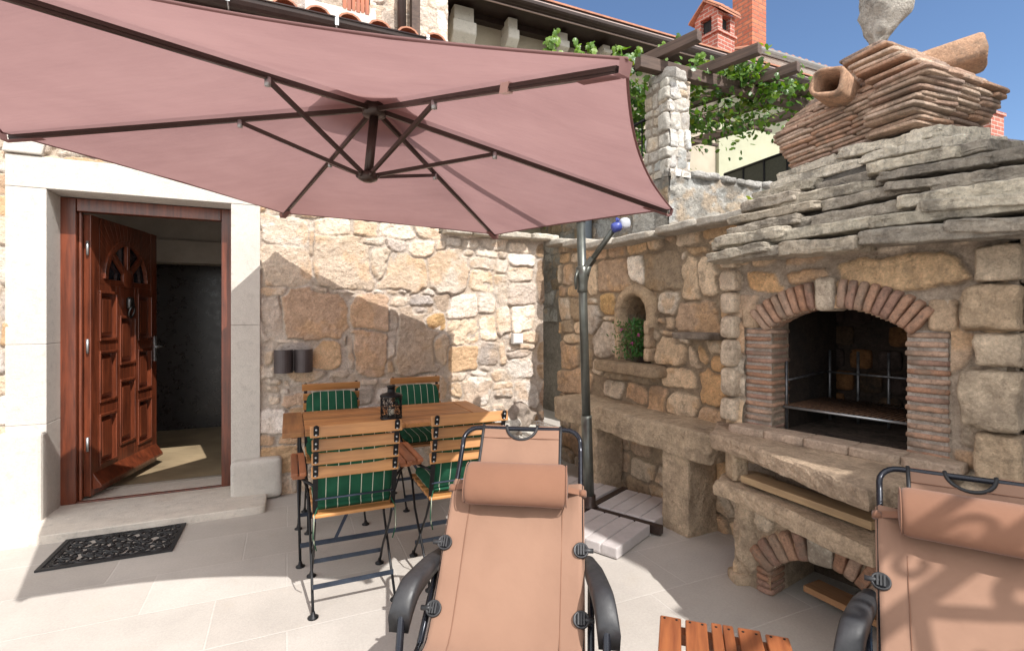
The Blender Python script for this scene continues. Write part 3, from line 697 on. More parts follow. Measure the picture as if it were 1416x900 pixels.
# flowering plant in the niche -------------------------------------------------------------
pt=thing('flowering_plant','pink flowering plant in a dark pot inside the arched niche','plant',tuple(RP(nc,-.06,nz0)))
b=MB();q=RP(nc,-.08,nz0);b.lathe(q,[(.055,0),(.075,.09),(.08,.10),(.07,.10),(.066,.085)],18);b.build('pot',M_plain('dark_pot',(.05,.035,.03),.7),pt)
b=MB();c0=RP(nc,.0,1.2)
for k in range(900):
    t=rg.uniform(0,2*PI);r=abs(rg.gauss(0,.10));base=c0+np.array([math.cos(t)*r,math.sin(t)*r*.6,rg.uniform(-.15,.13)])
    dd=np.array([rg.gauss(0,1),rg.gauss(0,1),rg.gauss(.5,1)]);dd/=np.linalg.norm(dd);sx=np.cross(dd,[rg.random(),rg.random(),.3]);sx/=np.linalg.norm(sx)
    L=rg.uniform(.02,.045);w=.006
    b.add([base,base+dd*L*.5+sx*w,base+dd*L,base+dd*L*.5-sx*w],[(0,1,2,3)],(rg.uniform(.03,.07),rg.uniform(.11,.18),.03))
b.build('foliage',LEAF,pt)
b=MB()
for k in range(9):
    e_=c0+np.array([rg.uniform(-.09,.09),rg.uniform(-.05,.05),rg.uniform(-.1,.12)]);b.tube([RP(nc,-.07,1.08),(RP(nc,-.07,1.08)+e_)/2+np.array([0,0,.02]),e_],.003,5,col=(.2,.16,.08))
b.each('stem',PAINT,pt)
b=MB()
for (x,y) in((866,455),(877,450),(899,455),(881,475),(890,463)):
    q=RP(RS(x),.05,RZ(x,y)[1])
    for k in range(14):
        dd=np.array([rg.gauss(0,1) for _ in range(3)]);dd/=np.linalg.norm(dd);sx=np.cross(dd,[.3,.5,.8]);sx/=np.linalg.norm(sx)
        b.add([q,q+dd*.009+sx*.006,q+dd*.018,q+dd*.009-sx*.006],[(0,1,2,3)],(.55,.10,.30))
b.build('blossom',PAINT,pt)
# stone bench ----------------------------------------------------------------------------
bn=thing('stone_bench','long weathered stone slab bench on square stone piers along the garden wall','bench',(.9,3.6,0))
A_=np.array([.36,4.42]);B_=np.array([1.13,2.92]);dv=(B_-A_);Lb=np.linalg.norm(dv);dv/=Lb;nv=np.array([dv[1],-dv[0]])
if nv@N1<0:nv=-nv
b=MB();c=(A_+B_)/2-nv*.21
b.rock((c[0],c[1],.585),(Lb/2,.215,.095),axes(dv),n=44,seed=5,amp=.14,rnd=18,freq=3,chip=.010,sm=False,col=(.44,.38,.30),colvar=0)
b.build('slab',WARMST,bn)
for (px,w) in((.45,.12),(Lb-.30,.115)):
    c=A_+dv*px-nv*.17;b=MB();b.rock((c[0],c[1],.245),(w,.13,.255),axes(dv),n=16,seed=int(px*10)+7,amp=.06,rnd=20,chip=.006,sm=False,freq=3,col=(.50,.43,.34),colvar=0);b.build('pier',WARMST,bn)
# ================================================================ outdoor oven
ov=thing('outdoor_oven','stone outdoor oven with brick arch, stone slab roof and flared terracotta hood','oven',tuple(OP(.5,-.4,0)))
def oseed(Z,txt,o=0):
    out=[]
    for l in txt.replace('\n','').split(';'):
        a_=l.split();out.append(zb(Z,(*map(float,a_[:4]),a_[4]),lambda x,y:OZ(x,y,o)))
    return out
ZO=(960,330,2.728)
SP,AP,SI=1.30,1.396,.78           # spring, apex, sill
sL,sR=.134,.69;sc_=(sL+sR)/2;hw_=(sR-sL)/2
RA=(hw_**2+(AP-SP)**2)/(2*(AP-SP));CZ=AP-RA
def inarch(u,v,extra=0): return (np.abs(u-sc_)<hw_)&(v>SI-.02)&((v<SP)|((u-sc_)**2+(v-CZ)**2<RA*RA))
sdo=oseed(ZO,"195 125 345 200 O;347 110 525 165 b;535 62 1010 195 O;95 140 190 195 w;935 215 975 340 n")
sdo+=[(1.0,.95,.12,.10,'n'),(1.0,1.16,.12,.10,'q'),(.98,1.38,.12,.1,'n')]
sdo=fill_seeds(-.1,1.1,.5,1.7,sdo,(.1,.2),(.15,.3),'nbob',rg)
om=masonry(OP,-.095,1.0,.60,1.70,.008,sdo,rg,relief=.03,gap=.009,bev=.03,seed=44,mort=(.40,.36,.32),hole=lambda u,v:inarch(u,v)|((u>-.01)&(u<.84)&(v>SI-.02)&(v<SP+.10))&((u<sL)|(u>sR)|(v<SP)))
for a_,b_,z0,z1 in((-.095,sL-.1,.49,1.69),(sR+.1,1.0,.49,1.69),(sL-.1,sR+.1,.49,.739)): om.fbox(OP,a_,b_,-.85,-.005,z0,z1,(.40,.36,.32))
for a_,b_,z0,z1 in((sL-.1,sL-.003,.74,1.6),(sR+.003,sR+.1,.74,1.6),(sL-.003,sR+.003,1.45,1.69)): om.fbox(OP,a_,b_,-.165,-.005,z0,z1,(.30,.26,.22))
# near side face of the body
fnS=lambda u,o,z: OP(1.03,0,z)+np.array([-M1[0],-M1[1],0])*u+np.array([E1[0],E1[1],0])*o
so=fill_seeds(0,.95,0,1.7,[],(.14,.26),(.2,.4),'bonq',rg)
sm_=masonry(fnS,0,.95,0,1.66,.011,so,rg,relief=.03,seed=47,mort=(.40,.36,.32));om.add(np.vstack(sm_.v),sm_.f,np.vstack(sm_.c),True)
om.fbox(fnS,0,.9,-.06,-.004,0,1.62,(.4,.36,.32))
om.build('body',WARMST,ov)
q_=MB();z=.0;k=0
for h in(.26,.24,.24,.20,.23,.13,.18,.14):
    w=(.085,.065)[k%2];c=OP(1.045-w,-.06-.015*(k%2),z+h/2)
    q_.rock(c,(w,.15,h/2-.006),axes(E1),n=16,seed=100+k,amp=.16,rnd=12,freq=2,sm=False,chip=.009,col=(.52,.46,.38) if k%3 else (.46,.38,.29));z+=h;k+=1
q_.each('quoin_stone',WARMST,ov)
q_=MB();z=.80
for k,h in enumerate((.13,.16,.15,.13,.12,.12,.10)):
    c=OP(-.075,-.02,z+h/2);q_.rock(c,(.045,.09,h/2-.005),axes(E1),n=7,seed=120+k,amp=.14,rnd=6,col=(.60,.54,.46));z+=h
q_.each('edge_stone',WARMST,ov)
BR=[(.36,.20,.13),(.42,.25,.17),(.38,.26,.19),(.33,.2,.15),(.45,.30,.22)]
def pil(a_,b_,o,deep,seed):
    m=MB();n=14;p=(SP-SI)/n
    m.fbox(OP,a_+.005,b_-.005,-deep,o-.012,SI,SP,(.36,.31,.27))
    for i in range(n):
        q=OP((a_+b_)/2+rg.uniform(-.005,.005),(o-deep)/2,SI+p*(i+.5));m.rock(q,((b_-a_)/2+.004,(o+deep)/2,p/2-.0065),axes(E1),n=4,seed=seed+i,amp=.12,rnd=9,col=rg.choice(BR))
    m.build('brick_pilaster',TERRA,ov)
pil(-.005,sL,.012,.18,200);pil(sR,.832,.012,.18,230)
am=MB();TH=.132
th0=math.asin(hw_/RA)
tot=2*th0*1.10;angs=[(.0+.41*(i+.5)/8,.41/8,0) for i in range(8)]+[(.475,.12,1)]+[(.54+.46*(i+.5)/9,.46/9,0) for i in range(9)]
for i,(fa,fw,key) in enumerate(angs):
    th=-tot/2+fa*tot;tw=fw*tot
    r=RA+TH/2;c=OP(sc_+r*math.sin(th),-.035,CZ+r*math.cos(th))
    e3=np.array([E1[0],E1[1],0]);u3=np.array([0,0,1.]);rad=e3*math.sin(th)+u3*math.cos(th);tan=e3*math.cos(th)-u3*math.sin(th)
    MM=np.array([tan,np.cross(rad,tan),rad]).T
    if key: am.rock(c,(tw*(RA+TH*.4)/2-.004,.085,TH/2+.012),MM,n=6,seed=260,amp=.08,rnd=9,col=(.55,.46,.36))
    else: am.rock(c,(tw*(RA+TH*.6)/2-.003,.08,TH/2),MM,n=5,seed=262+i,amp=.12,rnd=8,col=rg.choice(BR))
am.build('brick_arch',TERRA,ov)
sp_=MB()
for (u0,u1) in((-.02,.075),(.765,.86)):
    c=OP((u0+u1)/2,-.05,SP+.062);sp_.rock(c,((u1-u0)/2,.075,.062),axes(E1),n=7,seed=int(u0*100)+300,amp=.08,rnd=9,col=(.54,.44,.34))
sp_.each('springer_stone',WARMST,ov)
fb=MB()   # firebox lining
cS=(.045,.032,.025)
fb.fbox(OP,sL-.1,sR+.1,-.78,-.74,.74,1.6,cS);fb.fbox(OP,sL-.1,sL-.002,-.74,-.17,.74,1.6,cS);fb.fbox(OP,sR+.002,sR+.1,-.74,-.17,.74,1.6,cS);fb.fbox(OP,sL-.1,sR+.1,-.74,-.17,1.50,1.6,cS)
fb.fbox(OP,sL-.1,sR+.1,-.74,.0,.74,SI-.003,(.10,.075,.06))
for r in range(5):
    for k in range(5):
        if rg.random()<.8: c=OP(sL-.02+k*.14+(r%2)*.05,-.735,.86+r*.13);fb.rock(c,(.055,.02,.055),axes(E1),n=4,seed=r*7+k,amp=.1,rnd=6,col=rg.choice([(.16,.075,.03),(.08,.05,.03),(.05,.035,.03)]))
fb.build('firebox',SOOT,ov)
hs=MB()
for i in range(5):
    u0=-.03+i*.185;c=OP(u0+.09,.055,SI+.003);hs.rock(c,(.0915,.07,.020),axes(E1),n=8,seed=320+i,amp=.05,rnd=22,col=(.45,.34,.26))
hs.each('hearth_edge_stone',STONE,ov)
# grill rack rests in the firebox
gr=thing('grill_rack','rusty iron grill rack with upright holders inside the oven opening','grill rack',tuple(OP(sc_,-.4,SI)))
b=MB()
for k in range(26): u=sL+.012+k*(sR-sL-.02)/25;b.tube([OP(u,-.10,.905),OP(u,-.55,.905)],.0045,5)
b.build('rack',M_plain('rusty_iron',(.16,.085,.05),.7,.5,.3,30),gr)
b=MB()
for o in(-.10,-.55): b.tube([OP(sL+.004,o,.897),OP(sR-.004,o,.897)],.007,6)
b.each('rack_rail',SILV,gr)
b=MB()
for u in(sL+.03,sL+.17,sL+.31,sL+.45,sR-.02):
    b.tube([OP(u,-.56,SI),OP(u,-.56,1.17 if u<sR-.1 else 1.1)],.007,6)
b.tube([OP(sL+.02,-.55,1.05),OP(sR-.02,-.55,1.045)],.006,6);b.tube([OP(sL+.01,-.12,SI),OP(sL+.01,-.12,1.13)],.007,6)
b.tube([OP(sL+.01,-.12,1.03),OP(sL+.01,-.55,1.05)],.006,6)
b.build('upright_holder',M_plain('scorched_steel',(.22,.22,.23),.5,.8,.3,30),gr)
# hearth slab and lower shelf slab ------------------------------------------------------
def slabpoly(m,poly,z,th,seed,col,amp=.012):
    # thick slab with a broken, rounded edge
    P=np.array(poly,float);pts=[]
    for i in range(len(P)):
        a_,b_=P[i],P[(i+1)%len(P)];n=max(2,int(np.linalg.norm(b_-a_)/.018))
        for k in range(n): pts.append(a_+(b_-a_)*k/n)
    pts=np.array(pts);c=pts.mean(0);n=len(pts);v=[]
    lev=[(0.,1.0,-.016),(.10,1.,-.003),(.3,1,.002),(.5,1,.0),(.7,1,.004),(.90,1.,0),(1.0,1.,-.012)]
    for li,(f,s_,ins) in enumerate(lev):
        zz=z-th*f
        q3=np.column_stack([pts*9,np.full(n,zz*9)+seed])
        nn=fbm(q3,3,seed);dirs=(pts-c)/np.linalg.norm(pts-c,axis=1)[:,None]
        w=pts+dirs*(ins+amp*1.6*nn+amp*1.0*fbm(q3*4+li*2.3,2,seed+1))[:,None]
        v+= [(x,y,zz+amp*.5*fbm(np.array([[x*7,y*7,li*3.]]),2,seed)[0]) for x,y in w]
    for ring,zz,fl in((.0,z,1),(.0,z-th,-1)): pass
    L=len(lev);f=[]
    for li in range(L-1):
        for k in range(n): l=(k+1)%n;f.append((li*n+k,(li+1)*n+k,(li+1)*n+l,li*n+l))
    # concentric top rings
    base=0
    for s_ in(.8,.55,.3):
        w=c+(np.array([x[:2] for x in v[:n]])-c)*s_
        nb_=len(v);v+=[(x,y,z+amp*.5*fbm(np.array([[x*8,y*8,1.]]),3,seed)[0]) for x,y in w]
        for k in range(n): l=(k+1)%n;f.append((base+k,base+l,nb_+l,nb_+k))
        base=nb_
    v.append((c[0],c[1],z));ci=len(v)-1
    for k in range(n): f.append((base+k,base+(k+1)%n,ci))
    v.append((c[0],c[1],z-th));ci=len(v)-1
    for k in range(n): f.append(((L-1)*n+(k+1)%n,(L-1)*n+k,ci))
    v=np.array(v);cc=np.array(col)[None,:]*(1+.18*fbm(v*6,3,seed)[:,None])
    area=sum(pts[i][0]*pts[(i+1)%n][1]-pts[(i+1)%n][0]*pts[i][1] for i in range(n))
    if area<0: f=[q[::-1] for q in f]
    m.add(v,f,np.clip(cc,0,1),False)
b=MB();slabpoly(b,[(1.02,2.60),(1.065,2.44),(1.12,2.16),(1.17,1.9),(1.212,1.72),(1.42,1.80),(1.62,1.92),(1.48,2.3),(1.3,2.72),(1.17,2.90)],.765,.075,3,(.43,.36,.29));b.build('hearth_slab',WARMST,ov)
b=MB();slabpoly(b,[(1.0,2.50),(1.06,2.34),(1.13,2.1),(1.2,1.87),(1.25,1.76),(1.5,1.86),(1.66,1.95),(1.5,2.3),(1.3,2.66),(1.12,2.66)],.555,.075,8,(.45,.38,.30));b.build('shelf_slab',WARMST,ov)
b=MB();q=G(1008,648,.62)
b.rock((1.11,2.50,.63),(.04,.05,.075),None,n=6,seed=3,amp=.1,rnd=8,col=(.5,.42,.32));b.rock((1.46,2.20,.63),(.3,.06,.075),axes(E1),n=8,seed=6,amp=.1,rnd=8,col=(.2,.16,.13));b.each('slab_support',WARMST,ov)
fnL=lambda u,o,z: OP(u-.034*0,.086+o,z)
Q0=np.array([1.269,2.461])
def LP(s,o,z): q=Q0+E1*s+M1*o; return np.array([q[0],q[1],z])
uc,uh,usp,uap=.24,.24,.125,.25
UR=(uh**2+(uap-usp)**2)/(2*(uap-usp));UCZ=uap-UR
def inl(u,v,e=0): return (np.abs(u-uc)<uh)&((v<usp)|((u-uc)**2+(v-UCZ)**2<UR*UR))
sdl=[(-.13,.25,.05,.2,'o'),(-.06,.38,.06,.08,'n'),(.05,.42,.1,.05,'n'),(-.03,.25,.03,.04,'b')]
sdl=fill_seeds(-.25,.8,0,.6,sdl,(.08,.16),(.1,.2),'obn',rg)
lm_=masonry(LP,-.2,.62,0,.5,.008,sdl,rg,relief=.022,seed=51,mort=(.42,.36,.29),hole=lambda u,v:inl(u,v))
for a_,b_,z0,z1 in((-.2,0,0,.49),(.485,.62,0,.49),(-.0,.485,.32,.49)): lm_.fbox(LP,a_,b_,-.42,-.004,z0,z1,(.42,.36,.29))
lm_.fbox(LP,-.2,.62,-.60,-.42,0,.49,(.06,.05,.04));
for i in range(7): c=LP(-.17+i*.001,-.02-i*.06,.02);lm_.rock(c,(.06,.06,.03),None,n=4,seed=i,col=(.45,.38,.3))
lm_.build('base',WARMST,ov)
b=MB();t0=math.asin(min(1,uh/UR));tot=2*t0*1.04;angs=[(.40*(i+.5)/5,.40/5,0) for i in range(5)]+[(.48,.16,6)]+[(.56+.44*(i+.5)/6,.44/6,0) for i in range(6)]
for i,(fa,fw,ky) in enumerate(angs):
    th=-tot/2+fa*tot;tw=fw*tot;
    r=UR+.065;e3=np.array([E1[0],E1[1],0]);u3=np.array([0,0,1.]);rad=e3*math.sin(th)+u3*math.cos(th);tan=e3*math.cos(th)-u3*math.sin(th);MM=np.array([tan,np.cross(rad,tan),rad]).T
    c=LP(uc+r*math.sin(th),-.022,UCZ+r*math.cos(th))
    if ky: b.rock(c,(tw*(UR+.06)/2-.003,.066,.07),MM,n=6,seed=350,amp=.06,rnd=9,col=(.50,.44,.36))
    else: b.rock(c,(tw*(UR+.06)/2-.003,.062,.066),MM,n=5,seed=351+i,amp=.12,rnd=8,col=rg.choice(BR))
for k in range(4):
    for u in(-.035,.52): c=LP(u,-.045,.018+k*.031);b.rock(c,(.04,.07,.0135),axes(E1),n=4,seed=370+k,amp=.1,rnd=8,col=rg.choice(BR))
b.build('lower_arch',TERRA,ov)
# planks stored under the slabs
def plank(a_,b_,w,t,lab,col=(1,1,1)):
    m=MB();a_=np.array(a_);b_=np.array(b_);c=(a_+b_)/2;dd=b_-a_;L=np.linalg.norm(dd[:2]);rz=math.atan2(dd[1],dd[0])
    m.box((0,0,0),(L,w,t),col=col);o=m.build('wooden_plank',PLANK,loc=(0,0,0),bevel=.003);o.location=c;o.rotation_euler=(0,0,rz);OFF[o.name]=np.zeros(3)
    return tag(o,lab,'plank','planks stored in the oven base')
plank((1.13,2.42,.588),(1.36,1.87,.592),.10,.032,'pale thick plank edge lying between the two stone slabs of the oven')
plank((1.19,2.44,.575),(1.42,1.90,.575),.09,.025,'thin grey plank behind the thick one between the oven slabs',(.6,.6,.6))
plank(LP(.12,-.12,.07),LP(.62,-.05,.07),.12,.03,'short plank lying on the ground in the lower oven arch',(.8,.6,.5))
# roof of stone slabs ---------------------------------------------------------------------
rs=MB();k=0
# eave rectangle (s,o): from front o=.17 ; hood base rectangle
HL=np.array([1.61,2.91]);HF=np.array([1.80,2.24]);HR=np.array([2.24,2.43]);HB=HR+(HL-HF)
EL=OP(-.07,.19,0)[:2];EF=OP(1.19,.19,0)[:2];ER=OP(1.19,-1.15,0)[:2];EB=OP(-.13,-1.15,0)[:2]
nL=8;z=1.66
SG=[(.52,.46,.38),(.44,.395,.34),(.56,.51,.43),(.38,.345,.30),(.60,.55,.46)]
for lv_ in range(nL):
    f=lv_/(nL-1.);fs=f**1.05
    z=1.672+.485*(f**.98)
    ring=[a0_+(b0_-a0_)*(f**1.25)*.97 for a0_,b0_ in((EL,HL),(EF,HF),(ER,HR),(EB,HB))]
    for e_ in range(4):
        a_,b_=ring[e_],ring[(e_+1)%4];dd=b_-a_;L=np.linalg.norm(dd);dd/=L;nn=np.array([dd[1],-dd[0]])
        cen=sum(ring)/4
        if nn@((a_+b_)/2-cen)<0:nn=-nn
        u=-.02+ rg.uniform(-.04,.0)
        while u<L+.02:
            w=rg.uniform(.26,.80) if L>.7 else rg.uniform(.18,.35)
            if u+w>L+.12:w=L+.06-u
            if w<.06:break
            th=rg.uniform(.020,.031);dep=rg.uniform(.15,.22)
            c=a_+dd*(u+w/2)-nn*(dep-.03+rg.uniform(-.035,.03))
            ti=rg.uniform(-.045,.045);ou=-.12+rg.uniform(-.10,.10)
            e3=np.array([dd[0],dd[1],ti]);e3/=np.linalg.norm(e3);n3=np.array([nn[0],nn[1],ou*.55]);n3/=np.linalg.norm(n3);u3=np.cross(e3,n3)
            if u3[2]<0:u3=-u3
            col=rg.choice(SG) if lv_<nL-2 else (.72,.67,.58)
            rs.rock((c[0],c[1],z+rg.uniform(-.008,.008)),(w/2*1.03,dep,th),np.array([e3,n3,u3]).T,n=16,seed=400+k,amp=.34,rnd=14,freq=1.5,sm=False,chip=.020,col=col,colvar=.14)
            u+=w;k+=1
# dark core below the slabs
def ringv(q,z): return [(p[0],p[1],z) for p in q]
ei=[p+(sum([EL,EF,ER,EB])/4-p)*.15 for p in(EL,EF,ER,EB)];hi=[p+(sum([HL,HF,HR,HB])/4-p)*.12 for p in(HL,HF,HR,HB)]
rs.add(ringv(ei,1.67)+ringv(hi,2.2),[(0,1,5,4),(1,2,6,5),(2,3,7,6),(3,0,4,7),(3,2,1,0)],(.12,.11,.10))
rs.build('slab_roof',ROOFST,ov)
# terracotta hood -------------------------------------------------------------------------
hb=MB();k=0
cH=(HL+HR)/2
nb1,nb2=10,16
def hring(lv_):
    if lv_<nb1: s_=1+.028*lv_
    else: s_=(1+.028*(nb1-1))*(1-(lv_-nb1+1)/(nb2+.6)*.80)
    return [cH+(p-cH)*s_ for p in(HL,HF,HR,HB)]
TC=[(.45,.30,.22),(.50,.36,.27),(.40,.27,.205),(.54,.41,.32),(.37,.275,.225),(.46,.285,.195)]
for lv_ in range(nb1+nb2):
    z=2.215+lv_*.0210 if lv_<nb1 else 2.215+nb1*.0210+(lv_-nb1)*.0199
    ring=hring(lv_)
    for e_ in range(4):
        a_,b_=ring[e_],ring[(e_+1)%4];dd=b_-a_;L=np.linalg.norm(dd);dd/=L;nn=np.array([dd[1],-dd[0]])
        if nn@((a_+b_)/2-cH)<0:nn=-nn
        u=-rg.uniform(.0,.1)*(e_%2)
        while u<L-.03:
            w=min(rg.uniform(.17,.30),L+.005-u)
            if w<.05:break
            dep=.11;c=a_+dd*(u+w/2)-nn*(dep-.012+rg.uniform(-.008,.006))
            e3=np.array([dd[0],dd[1],rg.uniform(-.025,.025)]);e3/=np.linalg.norm(e3);n3=np.array([nn[0],nn[1],rg.uniform(-.02,.06)]);n3/=np.linalg.norm(n3);u3=np.cross(e3,n3)
            if u3[2]<0:u3=-u3
            hb.rock((c[0],c[1],z+rg.uniform(-.002,.002)),(w/2-.0025,dep,.0088),np.array([e3,n3,u3]).T,n=6,seed=800+k,amp=.12,rnd=14,freq=1.,col=rg.choice(TC),colvar=.12)
            u+=w;k+=1
    ii=[p+(cH-p)*.10 for p in ring]
    hb.add(ringv(ii,z-.012)+ringv(ii,z+.011),[(0,1,5,4),(1,2,6,5),(2,3,7,6),(3,0,4,7),(3,2,1,0),(4,5,6,7)],(.30,.24,.19))
hb.build('chimney_hood',TERRA,ov)
def pipe(c,ax,L,r,name,lab):
    ax=np.array(ax,float);ax/=np.linalg.norm(ax);c=np.array(c,float);up=np.array([0,0,1.]);x=np.cross(ax,up);x/=np.linalg.norm(x);y=np.cross(x,ax)
    m=MB();seg=28;v=[]
    st_=[(0,1.0,1),(.02,1.03,1),(L*.5,1,.97),(L,.9,1)]
    def sq(a_,r_): 
        cx_,sy_=math.cos(a_),math.sin(a_);k_=(abs(cx_)**5+abs(sy_)**5)**(-1/5);return cx_*k_*r_,sy_*k_*r_
    rings=[(0.,r*1.0),(.015,r*1.05),(L*.5,r*.98),(L,r*.9)]
    inn=[(L,r*.72),(L*.3,r*.76),(0.,r*.80)]
    for j,(t,rr_) in enumerate(rings+inn):
        for i in range(seg):
            a_=2*PI*i/seg;p,q=sq(a_,rr_);p,q=p*.95-q*.12,q*.82+p*.25;nz=fbm(np.array([[p*18,q*18,t*14+ (3 if j>3 else 0)]]),3,3)[0]*.010
            v.append(c-ax*t+(x*p+y*q)*(1+nz/r)+ax*nz*.8)
    J=len(rings)+len(inn);f=[(j*seg+i,j*seg+(i+1)%seg,((j+1)%J)*seg+(i+1)%seg,((j+1)%J)*seg+i) for j in range(J) for i in range(seg)]
    m.add(v,f,(.47,.29,.19),True);o=m.build(name,TERRA,ov);return tag(o,lab)
pipe((1.52,2.45,2.495),(-.80,-.58,.10),.36,.078,'clay_flue_pipe','clay flue pipe pointing left from the hood')
pipe((2.33,2.50,2.665),(.80,-.50,.13),.42,.082,'clay_flue_pipe','clay flue pipe pointing right from the hood')
# rock on top
rk=MB();q=VD(1212,68,2.68)
H_=.56
rk.rock((q[0],q[1],2.765+H_/2),(.088,.08,H_/2),np.array([[.97,0,.2],[0,1,0],[-.2,0,.97]]).T,n=14,seed=77,amp=.5,rnd=3.,freq=1.8,col=(.50,.48,.45),colvar=0)
v=rk.v[-1];zz=(v[:,2]-2.765)/H_;s_=np.interp(zz,[-.1,0,.12,.35,.6,.85,1.1],[.35,.40,.58,1.15,.82,.45,.22]);v[:,0]=q[0]+(v[:,0]-q[0])*s_+.10*(zz-.25);v[:,1]=q[1]+(v[:,1]-q[1])*s_
tag(rk.build('finial_rock',ROOFST),'upright pale grey rock standing on top of the oven hood','rock')
# ================================================================ terrace behind
C2=np.array([1.643,5.3])
DR=D0; DL=np.array([-.46,.888])
tw_=thing('terrace_wall','rough grey rendered retaining wall of the upper terrace behind the oven','wall',(C2[0],C2[1],0))
fT=lambda u,o,z: np.array([*(C2+DR*u+np.array([DR[1],-DR[0]])*o),z])
fTL=lambda u,o,z: np.array([*(C2+DL*u+np.array([-DL[1],DL[0]])*o),z])
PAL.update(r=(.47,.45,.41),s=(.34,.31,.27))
sT=fill_seeds(-.2,4.2,1.2,3,[],(.3,.5),(.4,.9),'r',rg)
m=masonry(fT,0,4.2,1.3,2.88,.016,sT,rg,relief=.012,gap=.001,bev=.08,warp=.08,seed=71,mort=(.42,.40,.37))
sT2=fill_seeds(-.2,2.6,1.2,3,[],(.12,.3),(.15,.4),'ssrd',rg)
m2=masonry(fTL,-.001,2.6,1.3,2.88,.016,sT2,rg,relief=.02,gap=.006,bev=.05,warp=.05,seed=72,mort=(.30,.28,.25))  # left face turned from the sun; its shade is coloured into darker stone
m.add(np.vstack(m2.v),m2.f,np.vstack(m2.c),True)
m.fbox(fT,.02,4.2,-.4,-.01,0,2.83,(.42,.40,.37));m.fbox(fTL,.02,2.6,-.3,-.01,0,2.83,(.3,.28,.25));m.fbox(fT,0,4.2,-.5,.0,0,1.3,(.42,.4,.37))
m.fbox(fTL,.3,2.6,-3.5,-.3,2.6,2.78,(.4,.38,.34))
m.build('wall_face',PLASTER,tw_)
m=MB();u=.28;k=0
while u<4.2:
    w=rg.uniform(.2,.45);q=fT(u+w/2,-.12,2.89+rg.uniform(-.015,.02));m.rock(q,(w/2,.17,.04),axes(DR),n=7,seed=500+k,amp=.35,rnd=6,col=(.46,.44,.41));u+=w+.004;k+=1
m.build('coping',PLASTER,tw_)
pw,pd=.27,.34
pr=thing('stone_pillar','tall rubble stone pillar with a rounded cap stone holding up the pergola','pillar',(*(C2),2.86))
sP=fill_seeds(-.05,pw+.05,2.8,4,[],(.09,.22),(.09,.2),'wwgcr',rg)
fP=lambda u,o,z: fT(u,o,z);fPL=lambda u,o,z: fTL(u,o,z)
m=masonry(fP,0,pw,2.84,3.86,.009,sP,rg,relief=.03,gap=.005,bev=.02,seed=81,mort=(.5,.44,.38))
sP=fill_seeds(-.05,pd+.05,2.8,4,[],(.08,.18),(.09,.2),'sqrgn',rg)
m2=masonry(fPL,0,pd,2.84,3.86,.009,sP,rg,relief=.03,gap=.008,bev=.02,seed=82,mort=(.35,.3,.25));m.add(np.vstack(m2.v),m2.f,np.vstack(m2.c),True)  # pillar's left side: shade put into the colour of stone and mortar
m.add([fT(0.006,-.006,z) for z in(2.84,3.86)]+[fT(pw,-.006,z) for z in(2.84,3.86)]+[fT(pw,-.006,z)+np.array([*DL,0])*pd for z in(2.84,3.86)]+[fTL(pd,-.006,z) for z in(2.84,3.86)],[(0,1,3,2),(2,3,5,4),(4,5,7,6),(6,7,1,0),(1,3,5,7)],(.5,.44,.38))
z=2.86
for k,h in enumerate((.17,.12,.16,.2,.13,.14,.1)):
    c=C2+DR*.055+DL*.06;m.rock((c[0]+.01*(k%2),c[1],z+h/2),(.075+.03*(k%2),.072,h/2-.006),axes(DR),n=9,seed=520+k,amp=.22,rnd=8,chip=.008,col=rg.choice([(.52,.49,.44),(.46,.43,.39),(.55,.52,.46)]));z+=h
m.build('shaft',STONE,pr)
m=MB();c=C2+DR*pw/2+DL*pd/2;m.rock((c[0],c[1],3.93),(.15,.18,.075),axes(DR),n=9,seed=541,amp=.3,rnd=4,col=(.5,.47,.43));m.build('cap_stone',STONE,pr)
# pergola ---------------------------------------------------------------------------------
pg=thing('pergola','brown timber pergola over the upper terrace resting on the stone pillar','pergola',(C2[0],C2[1],2.86))
def beam(name,a_,b_,w,h):
    a_=np.array(a_);b_=np.array(b_);m=MB();L=np.linalg.norm(b_-a_);m.box((0,0,0),(L,w,h));o=m.build(name,OLDW,loc=(0,0,0),bevel=.006)
    dd=(b_-a_)/L;o.parent=pg;o.location=Vector((a_+b_)/2)-pg.location
    o.rotation_euler=(0,-math.asin(dd[2]),math.atan2(dd[1],dd[0]));return o
b0=C2+DL*.12
zB=4.02
ba=np.array([*(b0-DR*.30),zB]);bb=np.array([*(b0+DR*3.2),zB-.02])
beam('main_beam',ba,bb,.10,.13)
RDn=np.array([-.66,.75])
for i,u in enumerate((-.02,.62,1.36,2.05,2.75)):
    c=b0+DR*u
    a_=np.array([*(c-RDn*(.46,.60,.5,.5,.5)[i]),zB+.10+(.05 if i==0 else 0)]);b_=np.array([*(c+RDn*3.0),zB+.10])
    beam('rafter',a_,b_,.09,.11)
for k,o in enumerate((.9,1.7,2.4)):
    c=b0+RDn*o;beam('cross_batten',np.array([*(c-DR*.4),zB+.02]),np.array([*(c+DR*3.0),zB+.02]),.04,.04)
